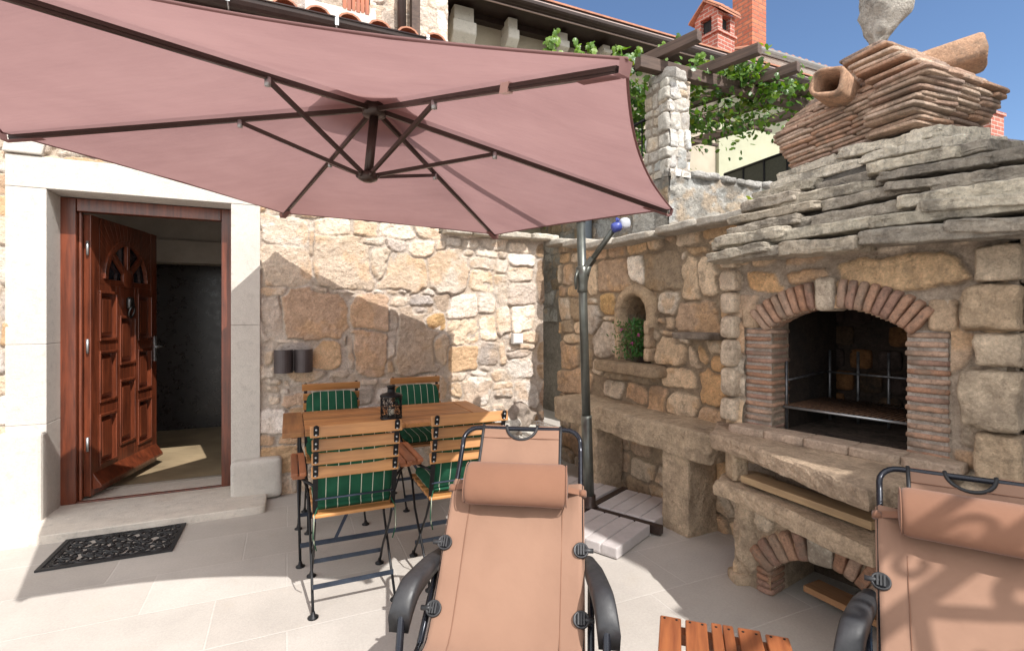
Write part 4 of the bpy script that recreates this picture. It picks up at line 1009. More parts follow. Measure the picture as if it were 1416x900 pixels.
# iron railing at terrace edge
rl=thing('terrace_railing','black iron bar railing beside the stone pillar on the terrace','railing',(*(C2+DL*.4),2.86))
m=MB();A0=C2+DL*.36;
m.tube([(*A0,3.55),(*(A0+DL*1.4),3.55)],.018,8);m.tube([(*A0,2.95),(*(A0+DL*1.4),2.95)],.014,8);m.build('rail',IRON,rl)
for i in range(11):
    m=MB();c=A0+DL*(.05+i*.13);m.tube([(*c,2.86),(*c,3.55)],.009,6);m.build('baluster',IRON,rl)
pf=thing('mesh_fence','grey mesh fence panel on the terrace below the pale green wall','fence',(3.3,7.0,2.6))
m=MB();a_=VD(1002,241,8.2);b_=VD(1125,197,6.6)
for z0,z1 in((a_,b_),):
    m.add([(*a_[:2],2.6),(*b_[:2],2.6),(b_[0],b_[1],b_[2]),(a_[0],a_[1],a_[2])],[(0,1,2,3)]);m.add([(a_[0]+.03,a_[1]+.03,2.6),(b_[0]+.03,b_[1]+.03,2.6),(b_[0]+.03,b_[1]+.03,b_[2]),(a_[0]+.03,a_[1]+.03,a_[2])],[(0,1,2,3)])
m.build('panel',FENCEM,pf);m=MB();m.tube([a_,b_],.02,8);m.build('rail',IRON,pf)
m=MB()
for f in np.linspace(0,1,5): q=a_+(b_-a_)*f;m.tube([(q[0],q[1],2.0),(q[0],q[1],q[2])],.018,6)
m.each('post',IRON,pf)
# vine -------------------------------------------------------------------------------------
vn=thing('grape_vine','leafy green grape vine climbing over the pergola beams','vine',(*(C2+DR*1.1+DL*1.2),2.86))
def leafmesh(b,c,nrm,up,s,col):
    nrm=nrm/np.linalg.norm(nrm);x=np.cross(up,nrm);x/=np.linalg.norm(x)+1e-9;y=np.cross(nrm,x)
    P=[(0,-.5,0),(.28,-.42,.06),(.55,-.05,.02),(.33,.05,.05),(.38,.38,.0),(0,.62,-.06),(-.38,.38,0),(-.33,.05,.05),(-.55,-.05,.02),(-.28,-.42,.06),(0,0,.09)]
    v=[c+(x*a_+y*b_+nrm*d_)*s for a_,b_,d_ in P];b.add(v,[(i,(i+1)%10,10) for i in range(10)],col)
def leaves(b,cen,sp,n,s0=.040,s1=.085):
    for k in range(int(n*1.5)):
        c=np.array(cen)+np.array([rg.gauss(0,sp[0]),rg.gauss(0,sp[1]),rg.gauss(0,sp[2])])
        nrm=np.array([rg.gauss(.2,.6),rg.gauss(-.6,.6),rg.gauss(.6,.6)]);up=np.array([rg.gauss(0,.5),rg.gauss(0,.5),-1.])
        t=rg.random();col=(.03+.09*t,.09+.13*t,.012+.02*t) if rg.random()>.12 else (.17,.22,.04)
        leafmesh(b,c,nrm,up,rg.uniform(s0,s1),col)
b=MB()
# clumps given by where they hang on the pergola: along beam u, back o, height z
def PB(u,o,z): q=b0+DR*u+RDn*o; return (q[0],q[1],z)
for (u,o,z,sp,n) in((-.15,.3,4.12,.10,50),(1.0,-.15,4.15,.12,70),(.2,.5,3.9,.2,120),(2.0,.6,3.95,.25,160),(.5,.25,4.12,.10,70),(.75,.2,4.05,.16,110),(1.25,.1,4.12,.16,140),(1.45,0,3.98,.12,90),(1.75,-.05,4.1,.15,90),(2.2,0,4.12,.2,90),(2.6,.2,4.1,.2,60),
    (.3,.9,3.95,.22,150),(.9,1.0,3.95,.25,200),(1.5,.9,3.9,.25,160),(.4,1.7,3.7,.28,220),(1.0,1.9,3.6,.3,260),(1.7,1.8,3.75,.3,180),(.3,2.3,3.4,.25,200),(.9,2.4,3.2,.28,240),(1.4,2.4,3.3,.25,200),(.6,2.4,2.95,.2,140),(1.2,2.5,2.9,.15,90),
    (-.3,1.2,3.8,.3,150),(-.5,1.8,3.6,.3,160),(-.4,2.2,3.2,.3,140),(-.1,.6,3.9,.2,70),(-.6,1.5,3.1,.2,80)):
    leaves(b,PB(u,o,z),(sp,sp,sp*.6),n)
b.build('foliage',LEAF,vn)
b=MB()
for k in range(16):
    u0=rg.uniform(.5,2.2);o0=rg.uniform(.7,2.2);P=[];an=rg.uniform(0,6)
    for t in range(9):
        P.append(np.array(PB(u0,o0,4.08-.10*max(0,o0-1)+.04*math.sin(t*1.3+k))));an+=rg.uniform(-.6,.6);u0+=.14*math.cos(an);o0+=.14*math.sin(an)
    b.tube(P,.008,5,col=(.13,.085,.05))
b.build('cane',PAINT,vn)
def shoot(b,c,L,n,lean=(0,0)):
    c=np.array(c,float)
    pts=[c+np.array([lean[0]*t+.03*math.sin(t*5),lean[1]*t,L*t]) for t in np.linspace(0,1,7)]
    b.tube(pts,.005,4,col=(.12,.2,.04))
    for k in range(n):
        t=rg.uniform(.0,1);p=c+np.array([lean[0]*t,lean[1]*t,L*t])+np.array([rg.gauss(0,.045)*(1.3-t),rg.gauss(0,.04),0]);t2=rg.random();leafmesh(b,p,np.array([rg.gauss(.1,.5),-1+rg.gauss(0,.4),rg.gauss(.3,.4)]),np.array([rg.gauss(0,.4),0,-1.]),rg.uniform(.045,.085),(.10+.07*t2,.20+.08*t2,.03))
for (x,y0,y1,Y) in((764,80,40,6.2),(757,80,52,6.2),(798,82,58,6.2),(820,84,62,6.2),(858,88,62,6.2),(882,90,68,6.0),(970,90,78,6.2),(912,80,62,6.4),(1000,100,88,6.),(1060,125,105,6.)):
    b=MB();a_=VD(x,y0+6,Y);c_=VD(x,y1,Y);shoot(b,a_,c_[2]-a_[2],34,(rg.uniform(-.06,.06),0));b.build('shoot',LEAF,vn)
b=MB();g0=np.array(PB(1.15,2.2,2.8));b.tube([g0,g0+(-.03,0,.35),g0+(.05,0,.6),g0+(-.02,-.1,.95),np.array(PB(1.1,1.9,4.0))],[.035,.03,.03,.026,.02],8,col=(.10,.065,.045))
b.tube([g0+(.05,0,.6),g0+(.3,-.1,.9),np.array(PB(1.7,1.9,4.0))],[.022,.02,.014],7,col=(.10,.065,.045));b.build('trunk',PAINT,vn)
m=MB()
for (x,y,Y) in((1046,285,5.45),(1052,278,5.5)): leaves(m,VD(x,y,Y-.12),(.05,.03,.03),26,.04,.07)
tag(m.build('wall_fern',LEAF),'small bright green weed growing from the rendered terrace wall','plant')
# ================================================================ long-eaved house behind
hb_=thing('eaved_house','beige rendered house with a long brown eave and white stone corbels behind the terrace','house',tuple(WP(5,2.5,0)))
fB=lambda u,o,z: WP(u,2.5-o,z)
m=MB();m.fbox(fB,1.2,9.5,-3.4,0,0,5.66);m.build('wall',CREAMW,hb_)
m=MB();m.fbox(fB,.9,9.6,.0,.62,5.60,5.62);m.extr([fB(.9,.62,5.60),fB(.9,.66,5.66),fB(.9,.66,5.55),fB(.9,.60,5.50)],np.array([*D0,0])*8.7)
m.fbox(fB,.9,9.6,.0,.12,5.52,5.598)
m.build('soffit',GUTM,hb_)
m=MB();m.extr([fB(.9,.68,5.665),fB(.9,-3.6,6.15),fB(.9,-3.6,6.18),fB(.9,.68,5.69)],np.array([*D0,0])*8.7);m.build('roof',TILE,hb_)
m=MB();m.extr([fB(.9,.64+.07*math.cos(t),5.59+.07*math.sin(t)) for t in np.linspace(PI,2*PI,8)]+[fB(.9,.71,5.60),fB(.9,.57,5.60)],np.array([*D0,0])*8.7);m.build('gutter',GUTM,hb_)
m=MB();m.tube([fB(.9,.70,5.60),fB(9.6,.70,5.60)],.012,6);m.tube([fB(.9,.60,5.505),fB(9.6,.60,5.505)],.012,6);m.build('eave_trim',M_plain('pale_trim',(.40,.30,.27),.6),hb_)
for (x,y0,y1,w) in((640,12,66,34),(707,28,70,17),(777,48,78,15),(836,65,82,14)):
    t,z1=WZ(x,y0,2.3);_,z0=WZ(x,y1,2.3);hw=w/1400*WP(t,2.3,0)[1]
    m=MB();zt=z1;hh=(z1-z0)
    m.fbox(fB,t-hw*.85,t+hw*.85,.0,.26,z0+hh*.62,z1,(.62,.60,.55));m.extr([fB(t-hw,-.0,z0),fB(t-hw,.2,z0+.05),fB(t-hw,.30,z0+hh*.3),fB(t-hw,.30,z0+hh*.6),fB(t-hw,0,z0+hh*.6)],np.array([*D0,0])*2*hw,(.62,.60,.55))
    m.build('corbel',SMOOTHST,hb_,bevel=.015)
# chimneys -----------------------------------------------------------------------------------
rz0=math.atan2(D0[1],D0[0])
def place(o,loc,rz): o.location=loc;o.rotation_euler=(0,0,rz)
ch=thing('brick_chimney','small red brick chimney with a gabled tile cap and open smoke holes','chimney',local=True)
m=MB();w=.30
m.box((0,0,-.1),(2*w,2*w,1.5));m.box((0,0,.68),(2*w+.08,2*w+.08,.06))
for sx in(-1,1):
    for sy in(-1,1): m.box((sx*(w-.08),sy*(w-.08),.89),(.16,.16,.36))
m.box((0,0,1.10),(2*w,2*w,.06))
m.add([(-w,-w,1.13),(w,-w,1.13),(w,w,1.13),(-w,w,1.13),(0-w,0,1.42),(w,0,1.42)],[(0,1,5,4),(2,3,4,5),(1,2,5),(3,0,4)])
m.build('shaft',BRICKC,ch)
m=MB();m.box((0,0,.9),(2*w-.2,2*w-.2,.3));m.build('flue',M_plain('black_soot',(.01,.01,.01),.9),ch)
m=MB()
for sgn in(-1,1):
    for k in range(4):
        x=-w-.03+.09+k*.18
        P=[]
        for (yy,zz) in((0,1.47),(sgn*(w+.1),1.14)):
            for a_ in np.linspace(0,PI,7): P.append((x+.09*math.cos(a_),yy,zz+.06*math.sin(a_)))
        m.add(P,[(i,i+1,8+i,7+i) for i in range(6)]+[(0,1,2,3,4,5,6),(7,8,9,10,11,12,13)],smooth=False)
    m.add([(-w-.1,0,1.45),(w+.1,0,1.45),(w+.1,sgn*(w+.1),1.12),(-w-.1,sgn*(w+.1),1.12),(-w-.1,0,1.41),(w+.1,0,1.41),(w+.1,sgn*(w+.1),1.08),(-w-.1,sgn*(w+.1),1.08)],[(0,1,2,3),(4,5,6,7),(2,3,7,6),(0,3,7,4),(1,2,6,5)])
m.build('tile_cap',TILE,ch)
q=VD(988,62,9.9);place(ch,(q[0],q[1],6.18),rz0+.15);ch.scale=(.86,.86,.88)
ch2=thing('tall_chimney','tall orange brick chimney rising behind the gabled one','chimney',local=True)
m=MB();m.box((0,0,.5),(.56,.56,3.));m.build('shaft',BRICKD,ch2);m=MB();m.box((0,0,2.03),(.68,.68,.08));m.box((0,0,1.95),(.62,.62,.06));m.build('crown',BRICKD,ch2)
q=VD(1036,50,13.);place(ch2,(q[0],q[1],q[2]-.2),rz0+.1)
ch3=thing('square_chimney','plain red brick chimney at the right edge behind the oven roof','chimney',local=True)
m=MB();m.box((0,0,0),(.5,.5,3.));m.build('shaft',BRICKC,ch3);m=MB();m.box((0,0,1.53),(.56,.56,.06));m.build('crown',BRICKC,ch3)
q=VD(1358,165,10.5);place(ch3,(q[0],q[1],q[2]-1.5),rz0)
# white gabled house ---------------------------------------------------------------------------
wh=thing('white_house','white rendered house with red tiled roof and metal gutter at the upper right','house',(6,12.5,0))
cG=np.array([5.78,12.]);fG=lambda u,o,z: np.array([*(cG+D0*u+N0*o),z])
ZG=7.72
m=MB();m.fbox(fG,.25,7,-5,-.75,0,ZG+.1);m.build('wall',HWHITE,wh)
m=MB();m.fbox(fG,0,7.2,-.75,-.02,ZG-.12,ZG-.08);m.extr([fG(0,-.02,ZG-.12),fG(0,-3,ZG+1.),fG(0,-3,ZG+.75),fG(0,-.8,ZG-.3)],np.array([*D0,0])*.25);m.build('soffit',HWHITE,wh)
m=MB()
m.extr([fG(-.08,.04,ZG),fG(-.08,-3.2,ZG+1.25),fG(-.08,-3.2,ZG+1.17),fG(-.08,.04,ZG-.08)],np.array([*D0,0])*7.4)
for k in range(30):
    t=-.0+k*.24;P=[]
    for (o,z) in((.07,ZG+.0),(-3.2,ZG+1.25)):
        for a_ in np.linspace(0,PI,7): P.append(fG(t+.1*math.cos(a_),o,z+.085*math.sin(a_)))
    m.add(P,[(i,i+1,8+i,7+i) for i in range(6)]+[(0,1,2,3,4,5,6)],smooth=False)
m.build('tiled_roof',TILE,wh)
m=MB();m.extr([fG(-.02,.09+.09*math.cos(t),ZG-.02+.10*math.sin(t)) for t in np.linspace(PI,2*PI,9)],np.array([*D0,0])*7.3);m.build('gutter',M_plain('zinc_gutter',(.30,.29,.28),.4,.5,.1,8),wh)
gb=thing('green_house','pale green rendered house wall beyond the pergola','house',(4.5,9.5,0))
m=MB();q=VD(1000,250,9.);m.fbox(lambda u,o,z:np.array([*(np.array([q[0],q[1]])+D0*u+N0*o),z]),-.1,3.2,-2,0,0,5.6);m.build('wall',GREENW,gb)
m=MB();m.fbox(lambda u,o,z:np.array([*(np.array([q[0],q[1]])+D0*u+N0*o),z]),-.2,3.3,-2.1,.15,5.6,5.7);m.build('roof',TILE,gb)
m=MB();a_=VD(1378,190,10.3);b_=VD(1500,205,8.6);m.extr([(a_[0],a_[1],0),(a_[0],a_[1],a_[2]),(b_[0],b_[1],b_[2]),(b_[0],b_[1],0)],(.4,.5,0),(.36,.34,.36))
tag(m.build('boundary_wall',PLASTER),'grey boundary wall at the right edge behind the oven roof','wall')
m=MB();leaves(m,VD(1408,222,7.),(.28,.2,.07),260,.05,.1)
tag(m.build('shrub',LEAF),'green shrub tips peeking over the oven roof at the right edge','shrub')
m=MB();q=C2+DL*1.32;q2=q+np.array([-.888,-.46])*.03
fp=lambda u,o,z: fTL(u,o,z)
m.tube([fTL(1.33,.12,1.3),fTL(1.33,.12,3.2)],.09,12);tag(m.build('drainpipe',BLUEG),'blue-grey drainpipe on the dark wall behind the umbrella mast','pipe')
# ================================================================ umbrella
CN=dict(A=(-1.30,.985,2.085),B=(-2.23,2.22,2.151),C=(-1.662,3.67,2.10),D=(-.126,3.901,1.982),E=(.842,2.683,1.916),F=(.275,1.233,1.967))
CN={k:np.array(v) for k,v in CN.items()};HUB=np.array([-.668,2.454,2.374])
mast0=np.array([.53,3.474,0]);mast1=np.array([.470,3.474,2.07])
um_=thing('cantilever_umbrella','large taupe pink hexagonal cantilever parasol on a grey mast beside the garden wall','parasol',tuple(mast0))
ordr='ABCDEF'
KB=dict(A=.0,B=.03,C=.03,D=.025,E=.045,F=.085)
m=MB();na,nb=26,26
for i in range(6):
    Ci,Cj=CN[ordr[i]],CN[ordr[(i+1)%6]];v=[]
    for a in range(na+1):
        s=a/na
        for b in range(nb+1):
            t=b/nb;bow=4*t*(1-t)
            k=KB[ordr[i]]
            p=HUB+(Ci+(Cj-Ci)*t-HUB)*s*(1.004-k*bow*s)
            p=p+np.array([0,0,.014+.012*(1-s)-.05*bow*s*(1-s)*1.6-.010*bow*s*s])
            p[2]+=.008*fbm(np.array([[p[0]*3,p[1]*3,i*5.]]),3,2)[0]*bow
            v.append(p)
    W=nb+1
    m.add(v,[(a*W+b,(a+1)*W+b,(a+1)*W+b+1,a*W+b+1) for a in range(na) for b in range(nb)],smooth=True)
can=m.build('canopy',CANOPY,um_)
m=MB()
for i in range(6):
    Ci,Cj=CN[ordr[i]],CN[ordr[(i+1)%6]];pts=[]
    for b in range(21):
        t=b/20;bow=4*t*(1-t);k=KB[ordr[i]]
        pts.append(HUB+(Ci+(Cj-Ci)*t-HUB)*(1.004-k*bow)+np.array([0,0,.014-.010*bow]))
    m.tube(pts,.0045,5)
m.build('hem',SALMON if False else CANOPY,can)
m=MB()   # vent cap over the crown
v=[HUB+np.array([0,0,.16])];n=12
for i in range(6):
    Ci,Cj=CN[ordr[i]],CN[ordr[(i+1)%6]]
    for t in(0,.5):
        v.append(HUB+(Ci+(Cj-Ci)*t-HUB)*(.19)+np.array([0,0,.085+(.02 if t else 0)]))
m.add(v,[(0,1+i,1+(i+1)%n) for i in range(n)]);m.build('vent_cap',CANOPY,can)
HT=HUB+np.array([0,0,-.012])
LOW=HUB+np.array([-.03,0,-.343])
for c in ordr:
    m=MB();e=CN[c]-HUB;L=np.linalg.norm(e);a_=HT+e/L*.045;b_=HT+e*.985
    m.bar(a_,b_,.014,.022);m.bar(a_+e*.30,b_,.02,.006)
    rb=m.build('rib',DARKM,um_)
    m=MB();q=HT+e*.385-np.array([0,0,.012]);dd=e[:2]/np.linalg.norm(e[:2])
    m.bar(LOW+np.array([*dd*.035,.012]),q,.013,.018);m.build('strut',DARKM,um_)
    m=MB();m.lathe(q-np.array([*dd[::-1],0])*0-np.array([0,0,.012]),[(.012,-.012),(.012,.02)],8);m.build('joint_bolt',SILV,rb)
    m=MB();u=e/L;x=np.cross(u,[0,0,1]);x/=np.linalg.norm(x);q=HT+e*.93
    P=[q+x*.03+np.array([0,0,.03]),q-x*.03+np.array([0,0,.03]),HT+e*1.0+np.array([0,0,-.004]),]
    P=[HT+e*.90+x*.016+np.array([0,0,-.018]),HT+e*.90-x*.016+np.array([0,0,-.018]),HT+e*.998-x*.020+np.array([0,0,-.014]),HT+e*.998+x*.020+np.array([0,0,-.014]),HT+e*1.003+x*.024+np.array([0,0,.024]),HT+e*1.003-x*.024+np.array([0,0,.024])]
    m.add(P,[(0,1,2,3),(3,2,5,4)]);m.build('corner_pocket',CANOPY,can)
m=MB();e=CN['F']-HUB;u=e/np.linalg.norm(e);q=HT+e*.69;m.bar(q-u*.022,q+u*.022,.022,.032);m.build('rib_sleeve',mk_fabric('sleeve_cloth',(.60,.42,.38),(.55,.38,.34)),can)
m=MB();m.lathe(HUB+np.array([0,0,-.05]),[(.02,0),(.055,.006),(.058,.05),(.04,.065),(.03,.16)],20)
m.tube([HUB+np.array([0,0,-.04]),LOW],.022,12);m.lathe(LOW+np.array([0,0,-.022]),[(.018,0),(.03,.004),(.045,.012),(.048,.04),(.028,.05)],18)
for k in range(6): a_=k*PI/3;m.lathe(LOW+np.array([.046*math.cos(a_),.046*math.sin(a_),.008]),[(.012,-.008),(.012,.008)],8,axis=(-math.sin(a_),math.cos(a_),0))
m.build('hub',DARKM,um_)
m=MB();m.tube([mast0+(0,0,.02),mast0+(mast1-mast0)*.33],.037,20);m.tube([mast0+(mast1-mast0)*.33,mast1],.030,20);mast=m.build('mast',GREYM,um_)
m=MB();top=HUB+np.array([0,0,.20]);m.bar(mast1,top,.035,.05);m.bar(top+(0,0,.02),HUB+np.array([0,0,.05]),.03,.03,up=(1,0,0));m.lathe(mast1-np.array([0,0,.06]),[(.036,0),(.038,.12),(.02,.13)],14);m.build('arm',GREYM,um_)
m=MB();cj=mast0+(mast1-mast0)*(1.655/2.07);cj[2]=1.655
m.lathe(cj-np.array([0,0,.13]),[(.031,0),(.036,.004),(.036,.03),(.04,.08),(.045,.10),(.045,.17),(.034,.18)],20)
be=np.array([.69,3.32,1.965]);uu=(be-cj)/np.linalg.norm(be-cj)
m.tube([cj+np.array([.01,0,-.04]),cj+uu*.07],[.03,.026],14);m.bar(cj+uu*.05,cj+uu*.13,.05,.036,up=(0,0,1))
m.tube([cj+uu*.12,be],.019,12)
m.tube([cj+(-.035,-.03,.02),cj+(-.052,-.04,-.03),cj+(-.048,-.04,-.11)],[.010,.012,.009],8)
m.build('slider',GREYM,um_)
m=MB();m.rock(be+np.array([.05,0,.005]),(.036,.032,.038),None,n=7,seed=1,amp=.04,rnd=2.6,col=(1,1,1));m.build('crank_knob',M_plain('pale_grey_plastic',(.50,.52,.56),.4),um_)
m=MB();m.lathe(be+np.array([-.01,-.01,-.02]),[(.02,-.03),(.032,-.02),(.034,.02),(.02,.035)],14,axis=(1,0,.4))
for k in range(5): a_=k*1.25;m.tube([be,be+np.array([.0,.045*math.cos(a_),.045*math.sin(a_)])],.009,6)
m.build('crank_hub',M_plain('blue_plastic',(.05,.07,.30),.4),um_)
d1=np.array([.766,-.643]);d2=np.array([.643,.766])
m=MB()
for dd in(d1,d2):
    o_=.0 if dd is d1 else .002
    m.bar((*(mast0[:2]-dd*.5),.036+o_),(*(mast0[:2]+dd*.52),.036+o_),.045,.05 if dd is d1 else .044)
m.lathe(mast0,[(.06,.06),(.055,.075),(.045,.08),(.045,.14)],20);m.build('cross_base',DARKM,um_)
wk=0
for (sa,sb,lab) in((1,1,'grey slab weight at the back right of the umbrella foot, beside the stone bench'),(1,-1,'grey slab weight nearest the viewer at the umbrella foot, its front edge in the sun'),(-1,1,'grey slab weight at the back left of the umbrella foot, half hidden by the mast'),(-1,-1,'grey slab weight behind the sun lounger at the umbrella foot')):
    c=mast0[:2]+d1*sa*.25+d2*sb*.25;m=MB();M_=axes(d1)
    h=.215;nst=4
    for i in range(nst):
        w=2*h/nst;cc=c+d1*(-h+w*(i+.5));m.box((cc[0],cc[1],.040),(w-.008,2*h,.056),M_)
    m.box((c[0],c[1],.032),(2*h-.006,2*h-.004,.056),M_)
    tag(m.build('umbrella_weight',CONC,bevel=.007),lab,'umbrella weight','slab weights on the umbrella foot')
# ================================================================ garden chairs and table
def teak(m,c,sz,M=None):
    k=rg.uniform(.76,1.15);m.box(c,sz,M,col=(k,k,k))
def make_chair():
    r=thing('garden_chair','','garden chair',local=True)
    W=.175
    def bk(z): return -.175-(z-.45)*.30         # y of the backrest line
    for sx in(-1,1):
        m=MB();x=sx*W
        m.bar((x,bk(.45),.45),(x,bk(.88),.88),.022,.006,up=(0,1,0))
        m.tube([(x,bk(.45),.45),(x,-.10,.34),(x*.98,.05,.18),(x,.20,.012)],.0065,7);m.lathe((x,bk(.875),.875),[(.011,-.003),(.011,.003)],12,axis=(0,1,0))
        m.build('back_bar',IRON,r)
        m=MB();m.tube([(x*1.06,.19,.44),(x*1.06,.12,.30),(x*1.05,-.05,.15),(x*1.05,-.20,.012)],.0065,7);m.tube([(x*1.06,.19,.44),(x*1.25,.16,.54),(x*1.35,.12,.63)],.007,7)
        m.tube([(x*1.04,bk(.6),.60),(x*1.35,-.14,.62)],.007,7);m.build('leg',IRON,r)
        for yy in((.20,),(-.20,)):
            m=MB();m.lathe((x*(1 if yy[0]>0 else 1.05),yy[0],0),[(.024,0),(.024,.006),(.012,.012),(.007,.03)],14);m.build('foot',IRON,r)
        m=MB()
        teak(m,(sx*.225,.0,.645),(.030,.36,.02));teak(m,(sx*.260,.0,.643),(.030,.36,.02));teak(m,(sx*.243,.19,.628),(.06,.022,.05));teak(m,(sx*.243,-.15,.630),(.055,.03,.02))
        m.build('armrest',TEAKY,r,bevel=.005)
        m=MB()
        for z in(.855,.79,.725,.66):
            for dz in(.012,-.012): m.lathe((x,bk(z+dz)-.004,z+dz),[(.0055,0),(.004,.004),(.001,.005)],8,axis=(0,-1,.0))
        m.each('rivet',SILV,r)
    for z in(.855,.79,.725,.66):
        m=MB();teak(m,(0,bk(z)+.012,z),(.40 if z>.8 else .385,.012,.052),np.array([[1,0,0],[0,.96,-.29],[0,.29,.96]]).T);m.build('back_slat',TEAK,r,bevel=.004)
    for k in range(6):
        m=MB();teak(m,(0,-.175+k*.075,.452),(.37,.052,.016));m.build('seat_slat',TEAK,r,bevel=.004)
    m=MB();m.tube([(-W,bk(.53),.53),(W,bk(.53),.53)],.005,6);m.bar((-W*1.05,-.155,.115),(W*1.05,-.155,.115),.004,.022);m.bar((-W,.165,.09),(W,.165,.09),.004,.022)
    for k in(-1,1): m.bar((k*W,-.2,.44),(k*W,.2,.44),.006,.018)
    m.each('stretcher',STEELB,r)
    # one-piece cushion: seat and back, softly padded
    def pad(m,c,hx,hy,th,M,seed):
        n=18;v=[];f=[]
        for sgn in(1,-1):
            b0=len(v)
            for i in range(n+1):
                for j in range(n+1):
                    a=-1+2*i/n;b=-1+2*j/n
                    rr=max(0,1-max(abs(a),abs(b))**5)**.5
                    cr=(abs(a)**6+abs(b)**6)**(1/6);s=1/max(1,cr)
                    tuft=1-.22*(math.cos(a*PI*1.5)**6*math.cos(b*PI*1.5)**6)
                    v.append((a*hx*s,b*hy*s,sgn*th*rr*tuft))
            for i in range(n):
                for j in range(n):
                    q=[b0+i*(n+1)+j,b0+(i+1)*(n+1)+j,b0+(i+1)*(n+1)+j+1,b0+i*(n+1)+j+1];f.append(q if sgn>0 else q[::-1])
        m.add(np.array(v)@np.asarray(M).T+np.array(c),f,smooth=True)
    m=MB();pad(m,(0,.01,.487),.180,.195,.026,np.eye(3),1)
    t=math.atan(.30);pad(m,(0,bk(.645)+.045,.645),.174,.190,.026,np.array([[1,0,0],[0,-math.sin(t),math.cos(t)],[0,math.cos(t)*1.,math.sin(t)]]).T@np.eye(3),2)
    m.build('cushion',STRIPE,r)
    m=MB()
    for sx in(-1,1): m.tube([(sx*.165,-.19,.49),(sx*.18,-.215,.46),(sx*.185,-.21,.36),(sx*.17,-.20,.30)],.003,5)
    m.each('cushion_tie',STRIPE,r)
    return r
c1=make_chair();rzw=math.atan2(D0[1],D0[0])
chs=[((-.81,2.54),rzw,'garden chair nearest the viewer, seen from behind, at the table corner by the doorway'),
     ((-.32,2.77),rzw,'garden chair seen from behind, half hidden by the sun lounger, its back partly in sun'),
     ((-1.20,3.43),rzw+PI,'garden chair against the wall at the left end of the table, below the wall lamp'),
     ((-.66,3.80),rzw+PI,'garden chair against the wall behind the lantern, facing the table')]
for i,(p,rz,lab) in enumerate(chs):
    o=c1 if i==0 else copy_tree(c1)
    place(o,(*p,0),rz);tag(o,lab,'garden chair','folding garden chairs round the wooden table')
tb=thing('garden_table','rectangular slatted teak table on black folding iron legs in front of the rubble wall','table',local=True)
TW,TD=1.24,.64
m=MB()
for sx in(-1,1): teak(m,(sx*(TW/2-.055),0,.727),(.11,TD,.026))
for sy in(-1,1):
    for a_,b_ in((-TW/2+.112,-.032),(.032,TW/2-.112)): teak(m,((a_+b_)/2,sy*(TD/2-.035),.727),(b_-a_,.07,.026))
teak(m,(0,0,.727),(.06,TD,.026))
fr_=m.build('tabletop_frame',TEAKF,tb,bevel=.004)
for hx0,hx1 in((-TW/2+.114,-.032),(.032,TW/2-.114)):
    for k in range(9):
        m=MB();teak(m,((hx0+hx1)/2,-TD/2+.072+.028+k*.0565,.728),(hx1-hx0,.049,.02));m.build('tabletop_slat',TEAK,tb,bevel=.003)
for sx in(-1,1):
    x=sx*(TW/2-.09)
    for sy in(-1,1):
        m=MB();m.tube([(x,-sy*.20,.70),(x+.006*sy,sy*.05,.36),(x,sy*.27,.012)],.0075,8);m.lathe((x,sy*.27,0),[(.024,0),(.024,.006),(.012,.012),(.008,.03)],14);m.build('leg',IRON,tb)
m=MB();m.bar((-TW/2+.09,-.235,.10),(TW/2-.09,-.235,.10),.005,.026);m.bar((-TW/2+.09,.235,.10),(TW/2-.09,.235,.10),.005,.024)
m.bar((-TW/2+.1,-.2,.70),(TW/2-.1,-.2,.70),.02,.02);m.bar((-TW/2+.1,.2,.70),(TW/2-.1,.2,.70),.02,.02);m.bar((-.35,-.235,.10),(.02,.1,.69),.005,.018,up=(1,0,0));m.bar((.35,.235,.10),(-.02,-.1,.69),.005,.018,up=(1,0,0));m.each('stretcher',STEELB,tb)
ct=np.array([-1.213,2.67])+D0*TW/2+np.array([-D0[1],D0[0]])*TD/2
place(tb,(*ct,0),rzw)
# lantern on the table
ln_=G(541,579,.74)
lt=thing('lantern','small black metal lantern with openwork sides standing on the teak table','lantern',(ln_[0],ln_[1],.74))
L0=np.array([ln_[0],ln_[1],.74])
m=MB();m.lathe(L0,[(.062,0),(.066,.006),(.066,.016),(.058,.02)],24);m.lathe(L0+(0,0,.135),[(.066,0),(.068,.008),(.055,.018),(.024,.026),(.022,.055),(.027,.058),(.027,.066),(.012,.07)],24)
m.each('lantern_base',IRON,lt)
m=MB()
for k in range(8):
    a_=k*PI/4;c,s=math.cos(a_),math.sin(a_);m.tube([L0+(.062*c,.062*s,.015),L0+(.062*c,.062*s,.14)],.003,5)
for z in(.03,.078,.128): m.tube([L0+(.062*math.cos(t),.062*math.sin(t),z) for t in np.linspace(0,2*PI,25)[:-1]],.003,5,closed=True)
for k in range(8):
    a_=(k+.5)*PI/4
    for zc,rr_ in((.103,.019),(.054,.017)):
        P=[]
        for t in np.linspace(0,2*PI,13)[:-1]:
            aa=a_+math.cos(t)*rr_/.062;P.append(L0+(.062*math.cos(aa),.062*math.sin(aa),zc+math.sin(t)*rr_*1.2))
        m.tube(P,.002,5,closed=True)
m.build('lattice',IRON,lt)
m=MB();m.lathe(L0+(0,0,.022),[(.02,0),(.02,.05)],14,col=(.6,.55,.45));m.build('candle',PAINT,lt)
